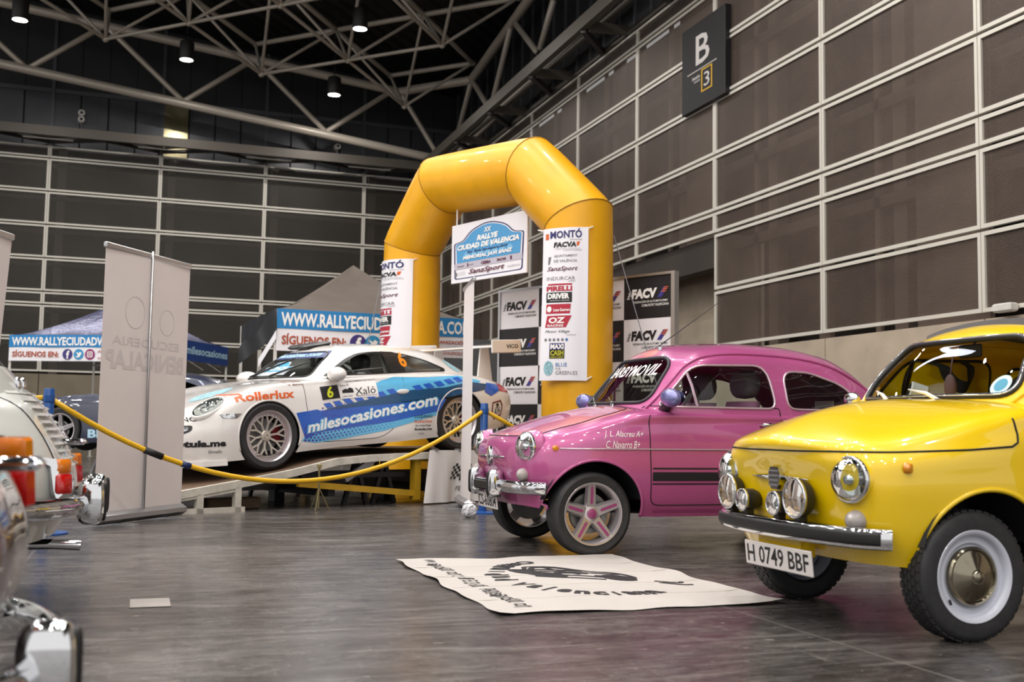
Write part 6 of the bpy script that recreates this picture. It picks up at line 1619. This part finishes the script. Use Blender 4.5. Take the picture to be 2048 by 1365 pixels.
M_TAUPE = mat('taupe_tent_cloth', '#5a5048', .75, var=.1, vscale=4, bump=.15, bscale=9)
M_NAVYCLOTH = mat('navy_tent_cloth', '#16254f', .5, 0, .2, bump=.2, bscale=16)
M_SHINY = mat('silvery_navy_roof_cloth', '#5d5f80', .3, .55, bump=.5, bscale=13)
M_BLACKCLOTH = mat('black_tent_cloth', '#1a1b20', .6)
E1 = 2.436
tent('canopy_tent', 'taupe peaked canopy tent behind the coupe', t1L, e1, b1, W1, 2.9, E1, 3.36, M_TAUPE, M_BLACKCLOTH)
web_banner('blue and white web address banner on the taupe tent', t1L-b1*.05+Vector((0, 0, E1)), e1, -b1, W1, .60)
fl = thing('loose_valance', 'black loose valance flap at the corner of the taupe tent', 'cloth', tuple(t1L+Vector((0, 0, 0))))
q0 = t1L+Vector((0, 0, E1)); q1 = at_depth(478, 640, 16.0); q1.z = 1.87
mk('cloth', grid(lambda u, v: tuple(Vector((0, 0, 0)).lerp(q1-q0, u)+Vector((0, 0, E1-.40*v*(1-.45*u)+.04*math.sin(u*9+v*3)*(1-v)))-b1*(.03+.04*math.sin(u*14+v*2))), 22, 8), M_BLACKCLOTH, fl, True)
mk('white_print', grid(lambda u, v: tuple(Vector((0, 0, 0)).lerp(q1-q0, .02+.45*u)+Vector((0, 0, E1-.42+.12*v-.15*u))-b1*.10), 6, 2), M_PVC, fl, True)
t2R = at_depth(313, 860, 21.3); _fw2 = Vector((FW.x, FW.y, 0)).normalized(); _rt2 = Vector((_fw2.y, -_fw2.x, 0)); t2L = t2R-(_rt2*.987-_fw2*.157)*3.2; t2L.z = t2R.z = 0
e2 = (t2R-t2L); W2 = e2.length; e2.normalize(); b2 = Vector((-e2.y, e2.x, 0))
E2 = 2.50
tent('canopy_tent', 'navy and silver canopy tent at the left', t2L, e2, b2, W2, 3.15, E2, 3.42, M_SHINY, M_NAVYCLOTH)
web_banner('blue and white web address banner on the left navy tent', t2L-b2*.05+Vector((0, 0, E2)), e2, -b2, W2, .52)
# sponsor name on the right hand valance of the left tent
vl = thing('valance_print', 'dark blue valance panel with white sponsor lettering beside the roll-up', 'banner', tuple(t2R+e2*.03+Vector((0, 0, E2))))
mk('sheet', put(rect2(0, 3.15, -.42, 0), lambda a, b: b2*a+e2*.012+Vector((0, 0, b))), mat('deep_blue_vinyl', '#14408a', .45), vl)
mk('lettering', put(txt('milesocasiones', 1.05, 3.1, -.28, -.11, .03), lambda a, b: b2*a+e2*.016+Vector((0, 0, b))), mat('pale_blue_ink'), vl)
for k in range(3): mk('fold_bar', tube([tuple(b2*(.2+k*.9)+Vector((0, 0, -.40))), tuple(b2*(1.0+k*.9)+Vector((0, 0, -.58)))], .012, 6), M_STEELWHITE, vl)

# ================================================================== ROLL-UP BANNERS
def rollup(label, pa, pb, h, lean=0.0, back=True, show=None):
    """pa-pb: ends of the foot on the floor; seen from behind when back"""
    d = (pb-pa); w = d.length; d.normalize(); n_ = Vector((d.y, -d.x, 0))
    if n_.dot(Vector((-pa.x, -pa.y, 0))) < 0: n_ = -n_
    t = thing('rollup_banner', label, 'banner', tuple((pa+pb)/2))
    R_ = Matrix.Rotation(math.atan2(d.y, d.x), 4, 'Z')
    mk('base', xf(bbox(-w/2-.02, w/2+.02, -.06, .06, .015, .11, .03), R_), M_ALU, t, 'auto')
    for s in (-.28, .28): mk('foot', xf(box(s*w-.03, s*w+.03, -.20, .20, 0, .015), R_), M_ALU, t)
    sh = mk('sheet', grid(lambda a, b: tuple(d*(-w/2+w*a)+n_*(.0+lean*b+.01*math.sin(a*PI))+Vector((0, 0, .10+(h-.1)*b))), 12, 16), mat('rollup_sheet', '#efe6e4', .55, var=.03, vscale=3), t, True)
    mk('top_bar', xf(bbox(-w/2-.01, w/2+.01, -.016, .016, h-.01, h+.035, .008), Matrix.Translation(n_*lean) @ R_), M_ALU, t)
    sgn_ = 1 if back else -1
    mk('pole', tube([tuple(n_*(.03*sgn_)+Vector((0, 0, .1))), tuple(n_*(lean+.02*sgn_)+Vector((0, 0, h+.05)))], .010, 8), M_ALU, t, True)
    if show:
        for s, x0_, x1_, z0, z1, bold in show:
            g = txt(s, x0_, x1_, z0, z1, bold)
            mk('ghost_print', put(gridcut2(g, .1), lambda a, b: d*(w/2-a*w)+n_*(.0015+.01*math.sin(a*PI)+lean*(b-.1)/(h-.1)+.0)+Vector((0, 0, b))), mat('ghost_ink', '#dcd5d4', .55), t)
        for cx, cz, r in ((.66, 1.66, .13), (.28, 1.62, .11)):
            mk('ghost_print', put(ring2(disc2(cx, cz, r/w, 24, r), disc2(cx, cz, r*.94/w, 24, r*.94)), lambda a, b: d*(w/2-a*w)+n_*(.0015+.01*math.sin(a*PI)+lean*(b-.1)/(h-.1))+Vector((0, 0, b))), MATS['ghost_ink'], t)
    return t
ra, rb_ = on_z(186, 1056, 0), on_z(361, 1033, 0)
rollup('tall white roll-up banner seen from behind, in the middle left', ra, rb_, 2.13, 0.0, True,
       [('ESCUDERIA', .12, .90, 1.39, 1.46, .01), ('BENICALAP', .05, .96, 1.20, 1.35, .03)])
la_ = at_depth(-230, 1000, 6.3); lb_ = at_depth(-38, 1000, 7.3); la_.z = lb_.z = 0
rollup('roll-up banner cut off by the left edge of the picture', la_, lb_, 2.02, 0.12, True)
ea = on_z(940, 1024, 0); vd = Vector((ea.x, ea.y, 0)).normalized(); vd2 = Matrix.Rotation(.12, 3, 'Z') @ vd
rollup('narrow roll-up banner seen edge-on before the coupe tail', ea, ea+vd2*.85, 2.2, 0.0, False)
# ================================================================== ROPE BARRIER
def stanchion(label, p, h=1.02):
    t = thing('barrier_post', label, 'post', (p.x, p.y, 0))
    mk('base', lathe([(.001, 0), (.17, 0), (.17, .012), (.04, .022), (.04, .03)], 28), M_BLUEPOST, t, 'auto')
    mk('pole', lathe([(.036, .02), (.036, h-.01), (.030, h), (.001, h)], 18), M_BLUEPOST, t, 'auto')
    mk('rope_clip', lathe([(.038, h-.10), (.041, h-.09), (.041, h-.05), (.038, h-.04)], 18), M_BLUEPOST, t); return t
sL = at_depth(95, 860, 7.7); sL.z = 0; sR = on_z(965, 1027, 0)
stanchion('blue barrier post behind the white saloon', sL); stanchion('blue barrier post beside the pink saloon nose', sR)
M_ROPE = mat('yellow_barrier_hose', '#e6b21a', .45, bump=.2, bscale=60)
rz = .955
def hang(a, b, sag, n=28): return [tuple(a.lerp(b, k/n)+Vector((0, 0, rz-4*sag*(k/n)*(1-k/n)))) for k in range(n+1)]
rt1 = thing('barrier_rope', 'yellow rope sagging between the two blue posts', 'rope', (sL.x, sL.y, 0))
o3 = Vector((sL.x, sL.y, 0)); pts = [tuple(Vector(p)-o3) for p in hang(sL, sR, .625)]
mk('rope', tube(pts, .020, 10), M_ROPE, rt1, True)
mk('joint', tube(pts[5:7], .026, 10), M_BLACK, rt1, True); mk('joint', tube([tuple(Vector(pts[7]).lerp(Vector(pts[8]), .1)), tuple(Vector(pts[7]).lerp(Vector(pts[8]), .6))], .024, 10), mat('navy_tape', '#20305c', .5), rt1, True)
rt2 = thing('barrier_rope', 'short yellow rope end leaving the right blue post', 'rope', (sR.x, sR.y, 0))
mk('rope', tube([(0, 0, rz), (.3, .1, rz-.14), (.75, .25, rz-.32), (1.2, .4, rz-.42)], .020, 10), M_ROPE, rt2, True)
rt3 = thing('barrier_rope', 'short yellow rope end leaving the left blue post', 'rope', (sL.x, sL.y, 0))
mk('rope', tube([(0, 0, rz), (-.3, .1, rz-.02), (-.8, .25, rz-.06)], .020, 10), M_ROPE, rt3, True)
tp = at_depth(640, 900, 10.2); tp.z = 0
t = thing('tripod_stand', 'thin brass tripod sign stand below the sagging rope', 'stand', tuple(tp))
M_BRASS = mat('dull_brass', '#9b8f68', .35, .8)
for a in (.1, 2.2, 4.3): mk('leg', tube([(0, 0, .21), (.105*math.cos(a), .105*math.sin(a), 0)], .006, 6), M_BRASS, t)
mk('pole', tube([(0, 0, .02), (0, 0, .41)], .010, 8), M_BRASS, t); mk('head', bbox(-.02, .02, -.015, .015, .39, .43, .004), M_BRASS, t)
wx_ = on_z(938, 1036, 0); t = thing('plastic_bag', 'small crumpled white plastic bag by the blue post', 'bag', tuple(wx_))
_bg = pill((0, 0, .06), .065, .06, .06, .75, 14, 9); _bg = ([tuple(c_+random.uniform(-.006, .006) for c_ in v_) for v_ in _bg[0]], _bg[1])
mk('bag', _bg, mat('crumpled_white', '#d4d6da', .5, bump=.8, bscale=30), t)
# ================================================================== CLOTH ON THE FLOOR
fc_ = [on_z(*p, 0) for p in ((792, 1122), (998, 1235), (1548, 1208), (1240, 1113))]
cx0, cx1 = (fc_[0].x+fc_[1].x)/2, (fc_[2].x+fc_[3].x)/2; cy0, cy1 = (fc_[1].y+fc_[2].y)/2, (fc_[0].y+fc_[3].y)/2
fcl = thing('floor_cloth', 'white printed cloth spread flat on the floor between the cars', 'cloth', ((cx0+cx1)/2, (cy0+cy1)/2, 0))
CW, CL = cx1-cx0, cy1-cy0
def clz(x, y): 
    return .007+.005*math.sin(x*5+y*2)*math.sin(y*4.3-x)+.010*max(0, abs(x)/CW*2-.9)*(1+math.sin(y*11))*4+.008*max(0, abs(y)/CL*2-.93)*(1+math.sin(x*13))*4
def clf(x, y, off=0): return (x+.008*math.sin(y*7)+.008*math.sin(y*17), y+.008*math.sin(x*9)+.008*math.sin(x*21), clz(x, y)+off)
mk('cloth', grid(lambda a, b: clf(-CW/2+CW*a, -CL/2+CL*b), 40, 56), mat('off_white_canvas', '#bdb7b2', .8, var=.04, vscale=3), fcl, True)
for k in range(1, 5): mk('fold', tube([clf(-CW/2+.02+t_*(CW-.04), -CL/2+CL*k/5, .0005) for t_ in np.linspace(0, 1, 14)], .0016, 4), mat('fold_line', '#c4beb6', .8), fcl)
def cprint(g, nm): mk(nm, put(gridcut2(g, .05), lambda a, b: clf(a, b, .0022)), M_INKBLACK, fcl)
def rot_txt(s, cx, cy, w, h, ang, bold=0.02):
    V, F = text2(s, bold); mw, mh = V.max(0); c, sn = math.cos(ang), math.sin(ang); out = []
    for v in V:
        a, b = (v[0]/mw-.5)*w, (v[1]/mh-.5)*h; out.append((cx+a*c-b*sn, cy+a*sn+b*c))
    return out, F
for s_, y_, l_ in (('www.sixc600.com', .58, .62), ('t. 619 53 23 601', .02, .44), ('p60@sixc600.com', -.55, .56)):
    for i_, ch__ in enumerate(s_):
        if ch__ not in ' .': cprint(rot_txt(ch__, -CW/2+.17, y_+l_/2-l_*(i_+.5)/len(s_), l_/len(s_)*.8, .085 if ch__ not in 'wsxco' else .06, -PI/2, .01), 'edge_letter')
ring_s = 'Comunidad Valenciana'; g = []
for k, chh in enumerate(ring_s):
    if chh == ' ': continue
    a = math.radians(100+k*(190/(len(ring_s)-1))); rr = (.43, .62)
    w = .07 if chh not in 'mMCV' else .10
    if chh in 'il': w = .02
    g.append(rot_txt(chh, .10+rr[0]*math.cos(a), .05+rr[1]*math.sin(a), w, .13 if chh in 'CVdlb' else .10, a+PI/2, .05))
for q in g: cprint(q, 'ring_letter')
# sketched little car
car = []
def stroke(pts, w=.014):
    P_ = cr(pts, 5) if len(pts) > 2 else pts; L_ = []; R__ = []
    for i, p in enumerate(P_):
        q = np.array(P_[min(i+1, len(P_)-1)])-np.array(P_[max(i-1, 0)]); q = q/(np.linalg.norm(q)+1e-9); nn = np.array((-q[1], q[0]))*w/2
        L_.append(tuple(np.array(p)+nn)); R__.append(tuple(np.array(p)-nn))
    return L_+R__, [(i, i+1, len(P_)+i+1, len(P_)+i) for i in range(len(P_)-1)]
def cs(pts, w=.014): w *= 1.9; return stroke([(.10+p[0]*.62-p[1]*.25, .12-p[0]*.35+p[1]*.85) for p in pts], w)
car += [cs([(-.42, .02), (-.40, .16), (-.25, .22), (-.12, .38), (.12, .38), (.26, .22), (.42, .18), (.46, .02), (.40, -.06)]), cs([(-.42, .02), (-.30, -.06), (-.1, -.07), (.2, -.07), (.40, -.06)]),
        cs([(-.2, .22), (-.08, .34), (.10, .34), (.20, .21), (-.2, .22)], .02), cs([(0, .34), (.02, .0)], .012), cs([(-.30, .12), (.42, .12)], .012)]
for wx0 in (-.27, .28):
    car += [cs([(wx0+.09*math.cos(a), -.06+.09*math.sin(a)) for a in np.linspace(0, 2*PI, 11)], .03), cs([(wx0+.04*math.cos(a), -.06+.04*math.sin(a)) for a in np.linspace(0, 2*PI, 9)], .012)]
car += [cs([(-.40, .10), (-.36, .14), (-.32, .10), (-.36, .06), (-.40, .10)], .018), cs([(.5, -.12), (.62, -.16), (.7, -.10)], .014), cs([(.46, -.2), (.56, -.26), (.66, -.24)], .014), cs([(-.45, -.16), (-.2, -.2), (.1, -.18)], .014),
        poly2([(.02, .25), (.18, .17), (.16, .12), (.0, .19)]), poly2([(-.18, .33), (-.10, .38), (-.04, .28), (-.12, .24)]), poly2([(.18, .08), (.30, .02), (.28, -.03), (.17, .03)])]
for q in car: cprint(q, 'sketch_stroke')

# ================================================================== BACKGROUND VEHICLES
M_NAVYCAR = mat('navy_rally_paint', '#17213f', .3, 0, 1.0)
nb = at_depth(150, 860, 16.2); nb.z = 0
nc = thing('navy_rally_car', 'dark navy rally car raised on stands behind the roll-up', 'car', (nb.x, nb.y, .34), YAW*-1+.12)
nc.scale = (.86, .92, 1.0)
car_shell(nc, LBP, GHP, M_NAVYCAR, [(0, .335, .358), (2.355, .345, .362)], windows=[('side_window', DLO, M_GLASSDARK)], ws=(WSP, 1.3), glass=M_GLASSDARK)
for u in (0, 2.355):
    for s in (-1, 1): wheel(nc, u, s*.75, .33, .325, .225, .22, 'alloy', (M_SILVERPINK, M_GALV), s < 0)
decal('door_panel', rect2(.75, 1.25, .40, .80), side_fn(sp, .004), M_INKWHITE, nc, .08)
for q in (txt('BLUE', .45, 1.0, .22, .34, .04), txt('RALLYE', .80, 1.2, .68, .74, .02), txt('FACVA', .80, 1.2, .58, .65, .02), txt('VALENCIA', .80, 1.2, .48, .54, .02)): decal('door_lettering', q, side_fn(sp, .008), mat('pale_blue_ink'), nc, .08)
for i, (u, w) in enumerate(((.6, -.6), (.6, .6), (1.9, -.6), (1.9, .6))):
    pz_ = Matrix.Translation((nb.x, nb.y, 0)) @ Matrix.Rotation(-YAW+.12, 4, 'Z') @ Vector((u*.86, w*.92, 0))
    t = thing('axle_stand', ('front near', 'front far', 'rear near', 'rear far')[i]+' grey axle stand holding up the navy rally car', 'stand', tuple(pz_), 0, 'axle stands under the navy car')
    mk('legs', join(*[beam((sx_*.13, sy_*.13, 0), (0, 0, .40), .03, .03) for sx_ in (-1, 1) for sy_ in (-1, 1)]), M_GALV, t); mk('saddle', box(-.05, .05, -.05, .05, .40, .46), M_GALV, t)
vb_ = at_depth(945, 860, 23.0); vb_.z = 0
vn = thing('dark_van', 'dark van standing behind the tents and the arch', 'van', tuple(vb_), -.15)
M_VAN = mat('dark_van_paint', '#2a2826', .35, .1, .6)
vp = round_poly([(-2.3, .35), (2.5, .35), (2.55, 1.9), (2.3, 2.55), (-1.5, 2.6), (-1.95, 2.2), (-2.35, 1.35), (-2.75, 1.15), (-2.8, .5)], [.1, .1, .2, .25, .3, .1, .1, .1, .1], 4)
mk('body', xf(prism(vp, -.95, .95), Matrix.Rotation(PI/2, 4, 'X')), M_VAN, vn)
mk('windscreen', ([(-1.93, -.85, 2.18), (-1.93, .85, 2.18), (-2.36, .9, 1.38), (-2.36, -.9, 1.38)], [(0, 1, 2, 3)]), M_GLASSDARK, vn)
for y in (-.96, .96):
    mk('side_window', ([(-1.85, y, 2.1), (-.95, y, 2.15), (-.95, y, 1.45), (-2.2, y, 1.40)], [(0, 1, 2, 3)]), M_GLASSDARK, vn)
    for u in (-1.9, 1.6): wheel(vn, u, y*.88, .34, .34, .2, .2, 'alloy', (M_GALV, M_GALV), y < 0)
